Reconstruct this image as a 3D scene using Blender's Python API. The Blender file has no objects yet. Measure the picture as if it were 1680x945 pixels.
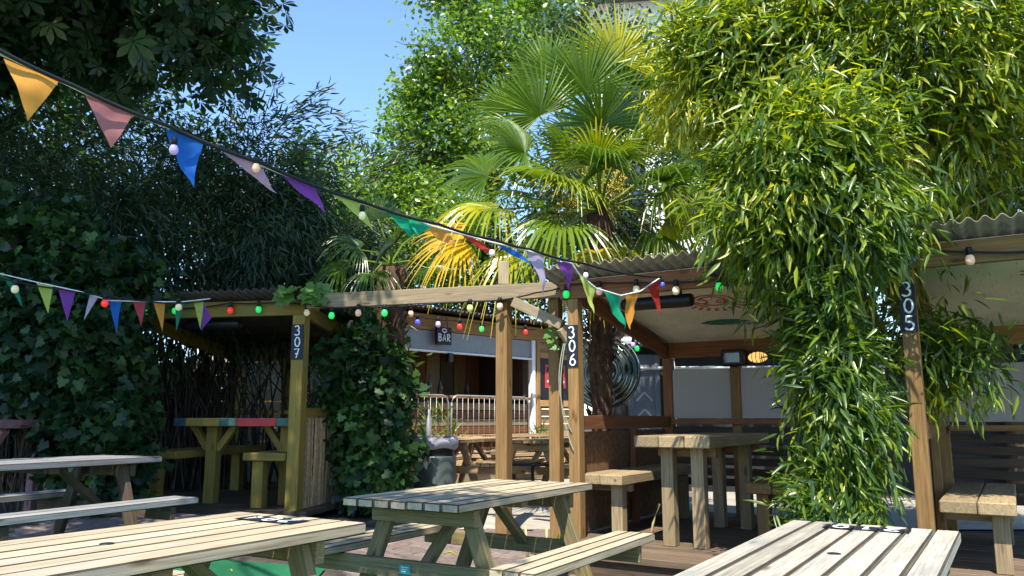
import bpy, bmesh, math, random
import numpy as np
from mathutils import Vector, Matrix, noise as mnoise

random.seed(7); rng = np.random.default_rng(7)
S = bpy.context.scene
C = S.collection
R = math.radians

# ------------------------------------------------------------------ camera
FPX, PITCH, CAMZ = 1300.0, R(9.3), 1.2          # focal length in photo pixels (1680 wide), upward pitch, eye height of a seated visitor
cam = bpy.data.cameras.new('camera'); camo = bpy.data.objects.new('camera', cam); C.objects.link(camo)
camo.location = (0, 0, CAMZ); camo.rotation_euler = (math.pi/2 + PITCH, 0, 0)
cam.sensor_width = 36.0; cam.lens = 36.0*FPX/1680.0; cam.clip_start = .05; cam.clip_end = 2000
S.camera = camo
S.render.resolution_x, S.render.resolution_y = 1024, 576

# ------------------------------------------------------------------ world and sun
SUN_EL, SUN_AZ = R(59), R(190)                 # azimuth clockwise from +Y: behind the camera, a little to its left
w = bpy.data.worlds.new('World'); S.world = w; w.use_nodes = True
nt = w.node_tree; nt.nodes.clear()
sky = nt.nodes.new('ShaderNodeTexSky'); sky.sky_type = 'NISHITA'; sky.sun_disc = False
sky.sun_elevation = SUN_EL; sky.sun_rotation = SUN_AZ; sky.air_density = 1.0; sky.dust_density = .05; sky.ozone_density = 6.0
bg = nt.nodes.new('ShaderNodeBackground'); bg.inputs[1].default_value = .15
wo = nt.nodes.new('ShaderNodeOutputWorld')
nt.links.new(sky.outputs[0], bg.inputs[0]); nt.links.new(bg.outputs[0], wo.inputs[0])
sl = bpy.data.lights.new('sun', 'SUN'); sl.energy = 4.5; sl.angle = R(.5); sl.color = (1, .93, .82)
so = bpy.data.objects.new('sun', sl); C.objects.link(so)
sdir = Vector((math.sin(SUN_AZ)*math.cos(SUN_EL), math.cos(SUN_AZ)*math.cos(SUN_EL), math.sin(SUN_EL)))
so.rotation_euler = sdir.to_track_quat('Z', 'Y').to_euler(); so.location = (-4, -12, 18)
vs = S.view_settings; vs.view_transform = 'Standard'; vs.look = 'None'; vs.exposure = 1.25; vs.gamma = 1; vs.use_curve_mapping = False
try:
    S.cycles.max_bounces = 6; S.cycles.transparent_max_bounces = 8; S.cycles.sample_clamp_indirect = 6
except Exception: pass

# ------------------------------------------------------------------ pixel helpers (photo pixels -> directions)
FW = Vector((0, math.cos(PITCH), math.sin(PITCH))); UPV = Vector((0, -math.sin(PITCH), math.cos(PITCH))); EYE = Vector((0, 0, CAMZ))
def ray(px, py): return FW + Vector(((px-840)/FPX, 0, 0)) + UPV*((472.5-py)/FPX)
def G(px, py, z):
    v = ray(px, py); return EYE + v*((z-CAMZ)/v.z)
def D(px, py, y):
    v = ray(px, py); return EYE + v*(y/v.y)
def PV(px, py, a, b):                            # on the upright plane through a and b
    n = Vector((b.y-a.y, a.x-b.x, 0)); v = ray(px, py); return EYE + v*((a-EYE).dot(n)/v.dot(n))
def px_of(p):
    q = Vector(p)-EYE; wd = q.dot(FW); return 840+FPX*q.x/wd, 472.5-FPX*q.dot(UPV)/wd, wd

# ------------------------------------------------------------------ tags
def tag(o, label=None, cat=None, group=None, kind=None):
    if label: o['label'] = label
    if cat: o['category'] = cat
    if group: o['group'] = group
    if kind: o['kind'] = kind
    return o
def empty(name, loc=(0, 0, 0), rz=0, label=None, cat=None, group=None):
    o = bpy.data.objects.new(name, None); C.objects.link(o); o.location = loc; o.rotation_euler = (0, 0, rz); o.empty_display_size = .1
    return tag(o, label, cat, group)
def link(name, me, mat=None, parent=None):
    o = bpy.data.objects.new(name, me); C.objects.link(o)
    if mat is not None and len(me.materials) == 0: me.materials.append(mat)
    if parent: o.parent = parent
    return o
def mesh(name, verts, faces, mat=None, parent=None, smooth=False):
    me = bpy.data.meshes.new(name); me.from_pydata([tuple(v) for v in verts], [], faces); me.validate(); me.update()
    if smooth: me.polygons.foreach_set('use_smooth', [True]*len(me.polygons))
    return link(name, me, mat, parent)

# ------------------------------------------------------------------ materials
def mat_new(name):
    m = bpy.data.materials.new(name); m.use_nodes = True; m.node_tree.nodes.clear()
    return m, m.node_tree.nodes, m.node_tree.links
def ramp(n, stops):
    r = n.new('ShaderNodeValToRGB'); e = r.color_ramp.elements
    while len(e) < len(stops): e.new(.5)
    for el, (p, c) in zip(e, stops): el.position = p; el.color = (*c, 1)
    return r
def mixc(n, l, mode, fac, a, b):
    m = n.new('ShaderNodeMix'); m.data_type = 'RGBA'; m.blend_type = mode
    for s, v in ((m.inputs[0], fac), (m.inputs[6], a), (m.inputs[7], b)):
        if hasattr(v, 'links'): l.new(v, s)
        elif isinstance(v, tuple): s.default_value = (*v, 1)
        else: s.default_value = v
    return m.outputs[2]
def noise(n, l, vec, scale, detail=4, rough=.6, mapscale=None):
    if mapscale:
        mp = n.new('ShaderNodeMapping'); mp.inputs['Scale'].default_value = mapscale; l.new(vec, mp.inputs[0]); vec = mp.outputs[0]
    t = n.new('ShaderNodeTexNoise'); t.inputs['Scale'].default_value = scale; t.inputs['Detail'].default_value = detail; t.inputs['Roughness'].default_value = rough
    l.new(vec, t.inputs['Vector']); return t.outputs[0]
def coords(n, l, off=True):
    tc = n.new('ShaderNodeTexCoord')
    if not off: return tc.outputs['Object']
    oi = n.new('ShaderNodeObjectInfo'); va = n.new('ShaderNodeVectorMath'); va.operation = 'MULTIPLY_ADD'
    cx = n.new('ShaderNodeCombineXYZ')
    for i, k in enumerate((17.3, 31.7, 11.1)):
        mm = n.new('ShaderNodeMath'); mm.operation = 'MULTIPLY'; mm.inputs[1].default_value = k; l.new(oi.outputs['Random'], mm.inputs[0]); l.new(mm.outputs[0], cx.inputs[i])
    va.operation = 'ADD'; l.new(tc.outputs['Object'], va.inputs[0]); l.new(cx.outputs[0], va.inputs[1])
    return va.outputs[0]
def finish(m, n, l, col, rough=.7, bump=None, bstr=.3, metal=0, spec=.3, bdist=.01):
    b = n.new('ShaderNodeBsdfPrincipled'); o = n.new('ShaderNodeOutputMaterial')
    if hasattr(col, 'links'): l.new(col, b.inputs['Base Color'])
    else: b.inputs['Base Color'].default_value = (*col, 1)
    if hasattr(rough, 'links'): l.new(rough, b.inputs['Roughness'])
    else: b.inputs['Roughness'].default_value = rough
    b.inputs['Metallic'].default_value = metal; b.inputs['Specular IOR Level'].default_value = spec
    if bump is not None:
        bp = n.new('ShaderNodeBump'); bp.inputs['Strength'].default_value = bstr; bp.inputs['Distance'].default_value = bdist
        l.new(bump, bp.inputs['Height']); l.new(bp.outputs[0], b.inputs['Normal'])
    l.new(b.outputs[0], o.inputs[0]); return b
def timber(name, dark, light, stain=(.12, .1, .08), stain_amt=.5, rough=.75, green=None):
    m, n, l = mat_new(name); v = coords(n, l)
    g1 = noise(n, l, v, 9, 6, .7, (.3, 5, 5)); g2 = noise(n, l, v, 24, 4, .7, (.12, 5, 5)); big = noise(n, l, v, 2.2, 5, .7, (1, 2.5, 2.5))
    base = ramp(n, [(.28, dark), (.72, light)]); l.new(g1, base.inputs[0])
    fine = ramp(n, [(.38, (.42, .4, .37)), (.58, (1, 1, 1))]); l.new(g2, fine.inputs[0])
    c = mixc(n, l, 'MULTIPLY', .6, base.outputs[0], fine.outputs[0])
    st = ramp(n, [(.5, (0, 0, 0)), (.75, (1, 1, 1))]); l.new(big, st.inputs[0])
    ml = n.new('ShaderNodeMath'); ml.operation = 'MULTIPLY'; ml.inputs[1].default_value = stain_amt; l.new(st.outputs[0], ml.inputs[0])
    c = mixc(n, l, 'MIX', ml.outputs[0], c, stain)
    vo = n.new('ShaderNodeTexVoronoi'); vo.inputs['Scale'].default_value = 1.0; mp = n.new('ShaderNodeMapping'); mp.inputs['Scale'].default_value = (2.6, 9, 9)
    l.new(v, mp.inputs[0]); l.new(mp.outputs[0], vo.inputs['Vector'])
    kn = ramp(n, [(.06, (.3, .22, .15)), (.16, (1, 1, 1))]); l.new(vo.outputs['Distance'], kn.inputs[0])
    c = mixc(n, l, 'MULTIPLY', .8, c, kn.outputs[0])
    if green:
        gn = noise(n, l, v, 3.1, 4, .6); gr = ramp(n, [(.5, (0, 0, 0)), (.7, (.7, .7, .7))]); l.new(gn, gr.inputs[0]); c = mixc(n, l, 'MIX', gr.outputs[0], c, green)
    oi = n.new('ShaderNodeObjectInfo'); rr = n.new('ShaderNodeMapRange'); rr.inputs[3].default_value = .74; rr.inputs[4].default_value = 1.12; l.new(oi.outputs['Random'], rr.inputs[0])
    hv = n.new('ShaderNodeHueSaturation'); l.new(rr.outputs[0], hv.inputs['Value']); l.new(c, hv.inputs['Color'])
    finish(m, n, l, hv.outputs[0], rough, g2, .35, spec=.25, bdist=.004); return m
def plain(name, col, rough=.6, metal=0, var=.25, scale=8, bump=.15, spec=.3, emit=0, each=0):
    m, n, l = mat_new(name); v = coords(n, l); t = noise(n, l, v, scale, 5, .65)
    lo = tuple(c*(1-var) for c in col); hi = tuple(min(1, c*(1+var)) for c in col)
    r = ramp(n, [(.3, lo), (.7, hi)]); l.new(t, r.inputs[0])
    co = r.outputs[0]
    if each:
        oi = n.new('ShaderNodeObjectInfo'); rr = n.new('ShaderNodeMapRange'); rr.inputs[3].default_value = 1-each; rr.inputs[4].default_value = 1+each; l.new(oi.outputs['Random'], rr.inputs[0])
        hv = n.new('ShaderNodeHueSaturation'); l.new(rr.outputs[0], hv.inputs['Value']); l.new(co, hv.inputs['Color']); co = hv.outputs[0]
    b = finish(m, n, l, co, rough, t, bump, metal, spec)
    if emit: b.inputs['Emission Color'].default_value = (*col, 1); b.inputs['Emission Strength'].default_value = emit
    return m
def leafmat(name, stops, trans, tfac=.4, rough=.42, spec=.4):
    """stops: colours along the per-leaf tint; trans: multiplier for the light that shines through"""
    m, n, l = mat_new(name)
    a = n.new('ShaderNodeAttribute'); a.attribute_name = 'tint'
    r = ramp(n, stops); l.new(a.outputs['Fac'], r.inputs[0])
    b = n.new('ShaderNodeBsdfPrincipled'); b.inputs['Roughness'].default_value = rough; b.inputs['Specular IOR Level'].default_value = spec
    l.new(r.outputs[0], b.inputs['Base Color'])
    t = n.new('ShaderNodeBsdfTranslucent'); tc = mixc(n, l, 'MULTIPLY', 1.0, r.outputs[0], trans)
    l.new(tc, t.inputs[0])
    mx = n.new('ShaderNodeMixShader'); mx.inputs[0].default_value = tfac; l.new(b.outputs[0], mx.inputs[1]); l.new(t.outputs[0], mx.inputs[2])
    o = n.new('ShaderNodeOutputMaterial'); l.new(mx.outputs[0], o.inputs[0]); return m
def cloth(name, col, tf=.45):
    m, n, l = mat_new(name); v = coords(n, l); t = noise(n, l, v, 14, 4, .6); r = ramp(n, [(.3, tuple(c*.82 for c in col)), (.7, col)]); l.new(t, r.inputs[0])
    b = n.new('ShaderNodeBsdfPrincipled'); b.inputs['Roughness'].default_value = .75; b.inputs['Specular IOR Level'].default_value = .15; l.new(r.outputs[0], b.inputs['Base Color'])
    tr = n.new('ShaderNodeBsdfTranslucent'); l.new(r.outputs[0], tr.inputs[0])
    mx = n.new('ShaderNodeMixShader'); mx.inputs[0].default_value = tf; l.new(b.outputs[0], mx.inputs[1]); l.new(tr.outputs[0], mx.inputs[2])
    o = n.new('ShaderNodeOutputMaterial'); l.new(mx.outputs[0], o.inputs[0]); return m

M = {}
M['pale'] = timber('timber_weathered_pale', (.34, .275, .17), (.57, .485, .335), (.33, .325, .29), .65)
M['pale2'] = timber('timber_weathered_grey', (.31, .285, .22), (.52, .48, .38), (.21, .22, .21), .85)
M['leg'] = timber('timber_treated_green', (.17, .135, .06), (.29, .235, .115), (.15, .1, .05), .5)
M['grey'] = timber('timber_silver_grey', (.2, .205, .205), (.33, .335, .33), (.14, .145, .145), .5)
M['orange'] = timber('timber_stained_orange', (.22, .12, .042), (.36, .22, .085), (.2, .13, .065), .5)
M['brown'] = timber('timber_red_brown', (.17, .068, .028), (.27, .115, .05), (.1, .05, .03), .4)
M['sleeper'] = timber('timber_sleeper', (.23, .165, .085), (.40, .305, .175), (.2, .165, .115), .6)
M['dark'] = timber('timber_dark', (.06, .043, .03), (.12, .085, .055), (.04, .03, .025), .4)
M['yellow'] = timber('timber_yellow_paint', (.24, .165, .03), (.35, .25, .055), (.17, .16, .06), .5, green=(.15, .165, .05))
M['beam'] = timber('timber_pergola', (.27, .205, .12), (.42, .33, .2), (.3, .27, .2), .5)
M['hutwood'] = timber('timber_hut_orange', (.45, .25, .09), (.62, .38, .16), (.4, .25, .12), .3)
M['pink'] = timber('timber_dark_pink_paint', (.26, .12, .13), (.36, .19, .2), (.2, .13, .13), .4)
M['court'] = timber('timber_court_tables', (.42, .26, .13), (.58, .4, .22), (.4, .29, .19), .4)
M['edge_dirt_shade'] = timber('timber_edge_dirt_shade', (.03, .025, .018), (.09, .07, .045), (.06, .05, .04), .5)  # dirt on plank edges, darkened so the gaps read as shaded lines
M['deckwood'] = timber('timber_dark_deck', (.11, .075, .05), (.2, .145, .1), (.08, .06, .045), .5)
M['redpaint'] = plain('red_paint', (.42, .05, .05), .6); M['greenpaint'] = plain('dark_green_paint', (.05, .12, .09), .6); M['bluepaint'] = plain('dark_blue_paint', (.05, .07, .11), .6)
M['ply'] = plain('osb_ply', (.15, .085, .045), .8, scale=22, var=.5)
M['black'] = plain('black_board', (.012, .014, .02), .55); M['blackmetal'] = plain('black_metal', (.012, .012, .013), .45, .2)
M['white'] = plain('white_paint', (.8, .82, .82), .55, var=.08); M['chalk'] = plain('white_brushed_paint', (.72, .76, .78), .8, var=.15, scale=40)
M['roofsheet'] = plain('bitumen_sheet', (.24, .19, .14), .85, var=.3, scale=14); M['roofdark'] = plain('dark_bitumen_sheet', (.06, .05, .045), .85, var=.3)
M['steel'] = plain('galvanised_steel', (.4, .41, .42), .5, .7, var=.15); M['bin'] = plain('bin_grey_metal', (.10, .125, .125), .38, .3, var=.2, scale=3)
M['bag'] = plain('grey_bin_bag', (.3, .31, .36), .35, var=.2, scale=20, bump=.6); M['greypanel'] = plain('grey_shutter', (.25, .26, .28), .5, .2, var=.1)
M['concrete'] = plain('concrete', (.31, .285, .245), .9, var=.2, scale=5, bump=.4); M['cream'] = plain('cream_render', (.6, .55, .45), .85, var=.12)
M['houseW'] = plain('white_render', (.74, .76, .78), .8, var=.06, scale=3); M['glass'] = plain('window_glass', (.05, .07, .09), .08, var=.2, spec=.6)
M['slate'] = plain('roof_slate', (.16, .13, .12), .7, var=.3, scale=10); M['greydoor'] = plain('grey_door_paint', (.13, .15, .19), .5, var=.15)
M['blackwall'] = plain('black_painted_wall', (.018, .019, .022), .6); M['cable'] = plain('black_cable', (.012, .012, .014), .5)
M['cord'] = plain('white_cord', (.75, .76, .76), .7, var=.1); M['bark'] = plain('bark', (.09, .065, .045), .9, var=.45, scale=12, bump=.8)
M['palmbark'] = plain('palm_fibre', (.075, .042, .026), .95, var=.55, scale=22, bump=1.0); M['culm'] = plain('bamboo_culm', (.2, .22, .08), .5, var=.3)
M['stem'] = plain('dry_stem', (.42, .36, .16), .7); M['reed'] = plain('reed', (.33, .215, .105), .8, var=.4, scale=25, each=.45); M['drystem'] = plain('dark_brushwood', (.035, .028, .022), .9, var=.5)
M['teal'] = plain('teal_plaque', (.03, .3, .28), .4, var=.1); M['yellowflower'] = plain('palm_flower', (.5, .38, .03), .7, var=.3, scale=40)
M['lamp'] = plain('amber_lamp_glass', (.85, .48, .14), .3, emit=.6); M['poster'] = plain('red_poster', (.6, .05, .05), .5); M['drain'] = plain('white_plastic_pipe', (.72, .74, .76), .4, var=.06)
M['inkred'] = plain('stencil_red', (.55, .12, .12), .85, var=.2, scale=30); M['inkgreen'] = plain('stencil_green', (.06, .2, .13), .85, var=.2, scale=30); M['inkblue'] = plain('stencil_blue', (.3, .38, .44), .85)
M['hose'] = plain('pale_green_hose', (.27, .29, .22), .45)
M['bottle'] = plain('brown_glass', (.05, .03, .015), .15, spec=.6); M['tap'] = plain('teal_neon_tube', (.4, .8, .75), .3)
BULB = {k: plain('bulb_'+k, c, .28, var=.06, spec=.5, emit=e) for k, (c, e) in dict(green=((.02, .62, .12), .35), red=((.7, .035, .03), .3), cream=((.75, .7, .42), .08), peach=((.8, .5, .34), .08), blue=((.1, .1, .75), .15), lime=((.55, .72, .22), .08), white=((.78, .75, .74), .05), violet=((.5, .4, .7), .08)).items()}

# painted ceiling boards of the shelters
m, n, l = mat_new('painted_plywood'); v = coords(n, l); a = noise(n, l, v, 3, 5, .6); b_ = noise(n, l, v, 16, 4, .7, (.5, 3, 3))
r1 = ramp(n, [(.35, (.72, .66, .55)), (.65, (.85, .80, .7))]); l.new(a, r1.inputs[0]); r2 = ramp(n, [(.3, (.35, .28, .2)), (.42, (1, 1, 1))]); l.new(b_, r2.inputs[0])
finish(m, n, l, mixc(n, l, 'MULTIPLY', .7, r1.outputs[0], r2.outputs[0]), .8, b_, .2); M['ceil'] = m
# polycarbonate
m, n, l = mat_new('polycarbonate'); v = coords(n, l, False); wv = n.new('ShaderNodeTexWave'); wv.bands_direction = 'Z'; wv.inputs['Scale'].default_value = 30; l.new(v, wv.inputs[0])
gl = n.new('ShaderNodeBsdfPrincipled'); gl.inputs['Base Color'].default_value = (.46, .44, .42, 1); gl.inputs['Roughness'].default_value = .35
bp = n.new('ShaderNodeBump'); bp.inputs['Strength'].default_value = .3; bp.inputs['Distance'].default_value = .004; l.new(wv.outputs[0], bp.inputs['Height']); l.new(bp.outputs[0], gl.inputs['Normal'])
tl = n.new('ShaderNodeBsdfTranslucent'); tl.inputs[0].default_value = (.6, .57, .52, 1); tp = n.new('ShaderNodeBsdfTransparent'); tp.inputs[0].default_value = (.75, .74, .72, 1)
x1 = n.new('ShaderNodeMixShader'); x1.inputs[0].default_value = .45; l.new(gl.outputs[0], x1.inputs[1]); l.new(tl.outputs[0], x1.inputs[2])
x2 = n.new('ShaderNodeMixShader'); x2.inputs[0].default_value = .22; l.new(x1.outputs[0], x2.inputs[1]); l.new(tp.outputs[0], x2.inputs[2])
o = n.new('ShaderNodeOutputMaterial'); l.new(x2.outputs[0], o.inputs[0]); M['poly'] = m
# turf
m, n, l = mat_new('artificial_turf'); v = coords(n, l, False); a = noise(n, l, v, 180, 3, .7); b_ = noise(n, l, v, 2.2, 4, .6)
r1 = ramp(n, [(.3, (.012, .09, .045)), (.7, (.03, .2, .09))]); l.new(a, r1.inputs[0]); r2 = ramp(n, [(.35, (.7, .7, .7)), (.65, (1, 1, 1))]); l.new(b_, r2.inputs[0])
finish(m, n, l, mixc(n, l, 'MULTIPLY', 1.0, r1.outputs[0], r2.outputs[0]), .9, a, .8, spec=.1); M['turf'] = m
# brick
m, n, l = mat_new('paving_brick'); v = coords(n, l); a = noise(n, l, v, 20, 5, .7); oi = n.new('ShaderNodeObjectInfo')
r1 = ramp(n, [(0, (.15, .115, .10)), (.5, (.18, .14, .12)), (1, (.215, .17, .15))]); l.new(oi.outputs['Random'], r1.inputs[0]); r2 = ramp(n, [(.3, (.6, .6, .6)), (.7, (1.1, 1.1, 1.1))]); l.new(a, r2.inputs[0])
finish(m, n, l, mixc(n, l, 'MULTIPLY', 1.0, r1.outputs[0], r2.outputs[0]), .85, a, .4); M['brick'] = m
M['soil'] = plain('dark_soil', (.055, .045, .036), .95, var=.5, scale=6, bump=.8)

# leaves
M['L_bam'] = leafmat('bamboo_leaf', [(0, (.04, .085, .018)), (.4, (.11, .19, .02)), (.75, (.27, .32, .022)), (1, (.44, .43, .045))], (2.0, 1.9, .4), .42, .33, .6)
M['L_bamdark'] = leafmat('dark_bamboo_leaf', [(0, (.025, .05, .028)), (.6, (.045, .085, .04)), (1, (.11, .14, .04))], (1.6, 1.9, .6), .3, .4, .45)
M['L_tree'] = leafmat('broadleaf', [(0, (.06, .12, .018)), (.6, (.15, .26, .035)), (1, (.3, .37, .05))], (1.9, 2.0, .5), .4, .3, .65)
M['L_chest'] = leafmat('chestnut_leaf', [(0, (.022, .05, .03)), (.7, (.04, .08, .035)), (1, (.09, .13, .03))], (2.0, 2.4, .5), .35, .45, .4)
M['L_ivy'] = leafmat('ivy_leaf', [(0, (.012, .03, .013)), (.5, (.03, .075, .02)), (1, (.10, .2, .035))], (1.6, 1.9, .5), .25, .42, .3)
M['L_palm'] = leafmat('palm_leaf', [(0, (.028, .07, .01)), (.35, (.085, .165, .014)), (.6, (.2, .28, .02)), (.85, (.42, .38, .02)), (1, (.65, .42, .03))], (1.9, 1.7, .4), .36, .3, .6)

# ------------------------------------------------------------------ solid helpers
_cache = {}
def box_mesh(lx, ly, lz, mat, bev=.004, edge=None):
    k = (round(lx, 3), round(ly, 3), round(lz, 3), mat.name, bev, bool(edge))
    if k in _cache: return _cache[k]
    bm = bmesh.new(); bmesh.ops.create_cube(bm, size=1); bmesh.ops.scale(bm, vec=(lx, ly, lz), verts=bm.verts)
    if bev: bmesh.ops.bevel(bm, geom=bm.edges[:], offset=min(bev, .3*min(lx, ly, lz)), segments=1, affect='EDGES')
    me = bpy.data.meshes.new('board'); bm.to_mesh(me); bm.free(); me.materials.append(mat); _cache[k] = me
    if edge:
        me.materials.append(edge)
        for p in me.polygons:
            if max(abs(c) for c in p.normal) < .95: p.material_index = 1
    return me
def box(name, lx, ly, lz, mat, parent=None, loc=(0, 0, 0), rot=(0, 0, 0), bev=.004, edge=None):
    o = link(name, box_mesh(lx, ly, lz, mat, bev, edge), None, parent); o.location = loc; o.rotation_euler = rot; return o
def bar(name, p0, p1, wd, th, mat, parent=None, up=(0, 0, 1), bev=.004):
    p0 = Vector(p0); p1 = Vector(p1); x = (p1-p0); L = x.length; x.normalize(); u = Vector(up)
    if abs(x.dot(u.normalized())) > .98: u = Vector((0, 1, 0)) if abs(x.z) > .9 else Vector((0, 0, 1))
    y = u.cross(x).normalized(); z = x.cross(y)
    o = link(name, box_mesh(L, wd, th, mat, bev), None, parent)
    o.matrix_local = Matrix.Translation((p0+p1)/2) @ Matrix((x, y, z)).transposed().to_4x4(); return o
def tube_data(pts, rads, seg=8, cap=True):
    V = []; F = []; pts = [Vector(p) for p in pts]; N = len(pts)
    if not hasattr(rads, '__len__'): rads = [rads]*N
    ref = Vector((0, 0, 1))
    for i, p in enumerate(pts):
        t = (pts[min(i+1, N-1)]-pts[max(i-1, 0)]).normalized()
        a = t.cross(ref if abs(t.dot(ref)) < .95 else Vector((1, 0, 0))).normalized(); b = t.cross(a)
        for k in range(seg):
            an = 2*math.pi*k/seg; V.append(p+(a*math.cos(an)+b*math.sin(an))*rads[i])
    for i in range(N-1):
        for k in range(seg):
            k2 = (k+1) % seg; F.append((i*seg+k, i*seg+k2, (i+1)*seg+k2, (i+1)*seg+k))
    if cap: F.append(tuple(range(seg))[::-1]); F.append(tuple((N-1)*seg+k for k in range(seg)))
    return V, F
def tube(name, pts, rads, mat, parent=None, seg=8):
    V, F = tube_data(pts, rads, seg); return mesh(name, V, F, mat, parent, True)
def tubes(name, lst, mat, parent=None, seg=6):
    V = []; F = []
    for pts, r in lst:
        v, f = tube_data(pts, r, seg, False); o = len(V); V += v; F += [tuple(i+o for i in q) for q in f]
    return mesh(name, V, F, mat, parent, True)
def lathe(name, prof, mat, parent=None, seg=20, loc=(0, 0, 0), smooth=True):
    V = []; F = []
    for r, z in prof:
        for k in range(seg): V.append((r*math.cos(2*math.pi*k/seg), r*math.sin(2*math.pi*k/seg), z))
    for i in range(len(prof)-1):
        for k in range(seg):
            k2 = (k+1) % seg; F.append((i*seg+k, i*seg+k2, (i+1)*seg+k2, (i+1)*seg+k))
    o = mesh(name, V, F, mat, parent, smooth); o.location = loc; return o
# hand-painted glyphs as flat ribbons on the XY plane (x right, y up), cell 0.6 x 1
def arc(cx, cy, rx, ry, a0, a1, k=12): return [(cx+rx*math.cos(R(a0+(a1-a0)*i/k)), cy+ry*math.sin(R(a0+(a1-a0)*i/k))) for i in range(k+1)]
GLY = {'0': [arc(.3, .5, .26, .46, 90, 450, 20)], '1': [[(.15, .8), (.32, .97), (.32, .03)]], '2': [arc(.3, .72, .25, .25, 160, -40, 9)+[(.05, .04), (.57, .04)]],
       '3': [arc(.27, .74, .24, .23, 150, -80, 10)+arc(.27, .27, .28, .25, 85, -150, 12)], '4': [[(.42, .03), (.42, .97), (.05, .33), (.58, .33)]],
       '5': [[(.52, .95), (.14, .95), (.1, .56)]+arc(.28, .3, .28, .28, 110, -150, 12)], '6': [[(.47, .96), (.2, .7)]+arc(.3, .28, .25, .26, 160, 520, 16)],
       '7': [[(.05, .93), (.55, .95), (.25, .03)], [(.16, .47), (.5, .5)]], 'B': [[(.08, .02), (.08, .98)]+arc(.1, .74, .38, .23, 90, -90, 8)+arc(.1, .26, .45, .26, 90, -90, 8)],
       'A': [[(.02, .02), (.3, .98), (.58, .02)], [(.13, .36), (.47, .36)]], 'R': [[(.08, .02), (.08, .98)]+arc(.1, .73, .4, .25, 90, -90, 8)+[(.56, .02)]]}
def ribbon(strokes, wd):
    V = []; F = []
    for st in strokes:
        st = [Vector((x, y, 0)) for x, y in st]; o = len(V); N = len(st)
        for i, p in enumerate(st):
            t = (st[min(i+1, N-1)]-st[max(i-1, 0)]); t = t.normalized() if t.length > 1e-6 else Vector((1, 0, 0)); q = Vector((-t.y, t.x, 0))*wd*(.5+.12*math.sin(i*1.9))
            V += [p+q, p-q]
        for i in range(N-1): F.append((o+2*i+1, o+2*i+3, o+2*i+2, o+2*i))
    return V, F
def glyph(name, ch, height, mat, parent, mtx, wd=.15):
    V, F = ribbon([[(x-.3, y-.5) for x, y in s] for s in GLY[ch]], wd); o = mesh(name, [v*height for v in V], F, mat, parent); o.matrix_local = mtx; return o
def frame(o, x, y):                              # local frame: origin, glyph-right, glyph-up
    x = Vector(x).normalized(); y = Vector(y).normalized(); z = x.cross(y); return Matrix.Translation(o) @ Matrix((x, y, z)).transposed().to_4x4()

# ------------------------------------------------------------------ leaf clouds
def unit(a): return a/np.maximum(np.linalg.norm(a, axis=1, keepdims=True), 1e-9)
T_LANCE = (np.array([(0, 0, 0), (.3, -.5, .1), (.35, 0, -.05), (.3, .5, .1), (.7, -.33, .0), (.72, 0, -.12), (.7, .33, .0), (1, 0, -.3)]), [(0, 1, 2), (0, 2, 3), (1, 4, 5, 2), (2, 5, 6, 3), (4, 7, 5), (5, 7, 6)])
T_OVATE = (np.array([(0, 0, 0), (.42, -.5, .12), (.45, 0, -.05), (.42, .5, .12), (1, 0, -.15)]), [(0, 1, 2), (0, 2, 3), (1, 4, 2), (2, 4, 3)])
_ivy = [(.02, 0), (-.18, -.32), (.1, -.62), (.38, -.36), (.62, -.4), (.66, -.2), (1.0, 0), (.66, .2), (.62, .4), (.38, .36), (.1, .62), (-.18, .32)]
T_IVY = (np.array([(.3, 0, .06)]+[(x, y, -.18*abs(y)-.12*max(0, x-.5)) for x, y in _ivy]), [(0, i+1, (i+1) % 12+1) for i in range(12)])
_ch = []; _cf = []
for _k, _a in enumerate((-112, -66, -24, 24, 66, 112)):
    _l = 1.0-.0035*abs(_a); _c, _s = math.cos(R(_a)), math.sin(R(_a)); _o = len(_ch)
    for _x, _y, _z in ((.04, 0, 0), (.62, -.19, -.12), (.62, .19, -.12), (.8, -.13, -.3), (.8, .13, -.3), (1, 0, -.5)):
        _ch.append(((_x*_c-_y*_s)*_l, (_x*_s+_y*_c)*_l, _z*_l))
    _cf += [(_o, _o+1, _o+2), (_o+1, _o+3, _o+4, _o+2), (_o+3, _o+5, _o+4)]
T_CHEST = (np.array(_ch), _cf)
def leaf_mesh(name, pos, dr, nrm, ln, wd, tmpl, tint, mat, bend=None):
    tv, tf = tmpl; N = len(pos); K = len(tv)
    dr = unit(dr); sd = unit(np.cross(nrm, dr)); nr = np.cross(dr, sd)
    ln = np.broadcast_to(ln, (N,)); wd = np.broadcast_to(wd, (N,))
    co = pos[:, None, :] + tv[None, :, 0:1]*ln[:, None, None]*dr[:, None, :] + tv[None, :, 1:2]*wd[:, None, None]*sd[:, None, :] + tv[None, :, 2:3]*(ln*.35)[:, None, None]*nr[:, None, :]
    me = bpy.data.meshes.new(name); me.vertices.add(N*K); me.vertices.foreach_set('co', co.reshape(-1).astype(np.float32))
    loops = np.concatenate([np.array(f) for f in tf]); tot = np.array([len(f) for f in tf]); nl = len(loops)
    L = (loops[None, :] + (np.arange(N)*K)[:, None]).reshape(-1); TOT = np.tile(tot, N); ST = np.concatenate([[0], np.cumsum(TOT)[:-1]])
    me.loops.add(N*nl); me.loops.foreach_set('vertex_index', L.astype(np.int32)); me.polygons.add(len(TOT))
    me.polygons.foreach_set('loop_start', ST.astype(np.int32)); me.polygons.foreach_set('loop_total', TOT.astype(np.int32))
    at = me.attributes.new('tint', 'FLOAT', 'POINT'); at.data.foreach_set('value', np.repeat(np.clip(tint, 0, 1), K).astype(np.float32))
    me.update(); me.materials.append(mat); return me
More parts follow.
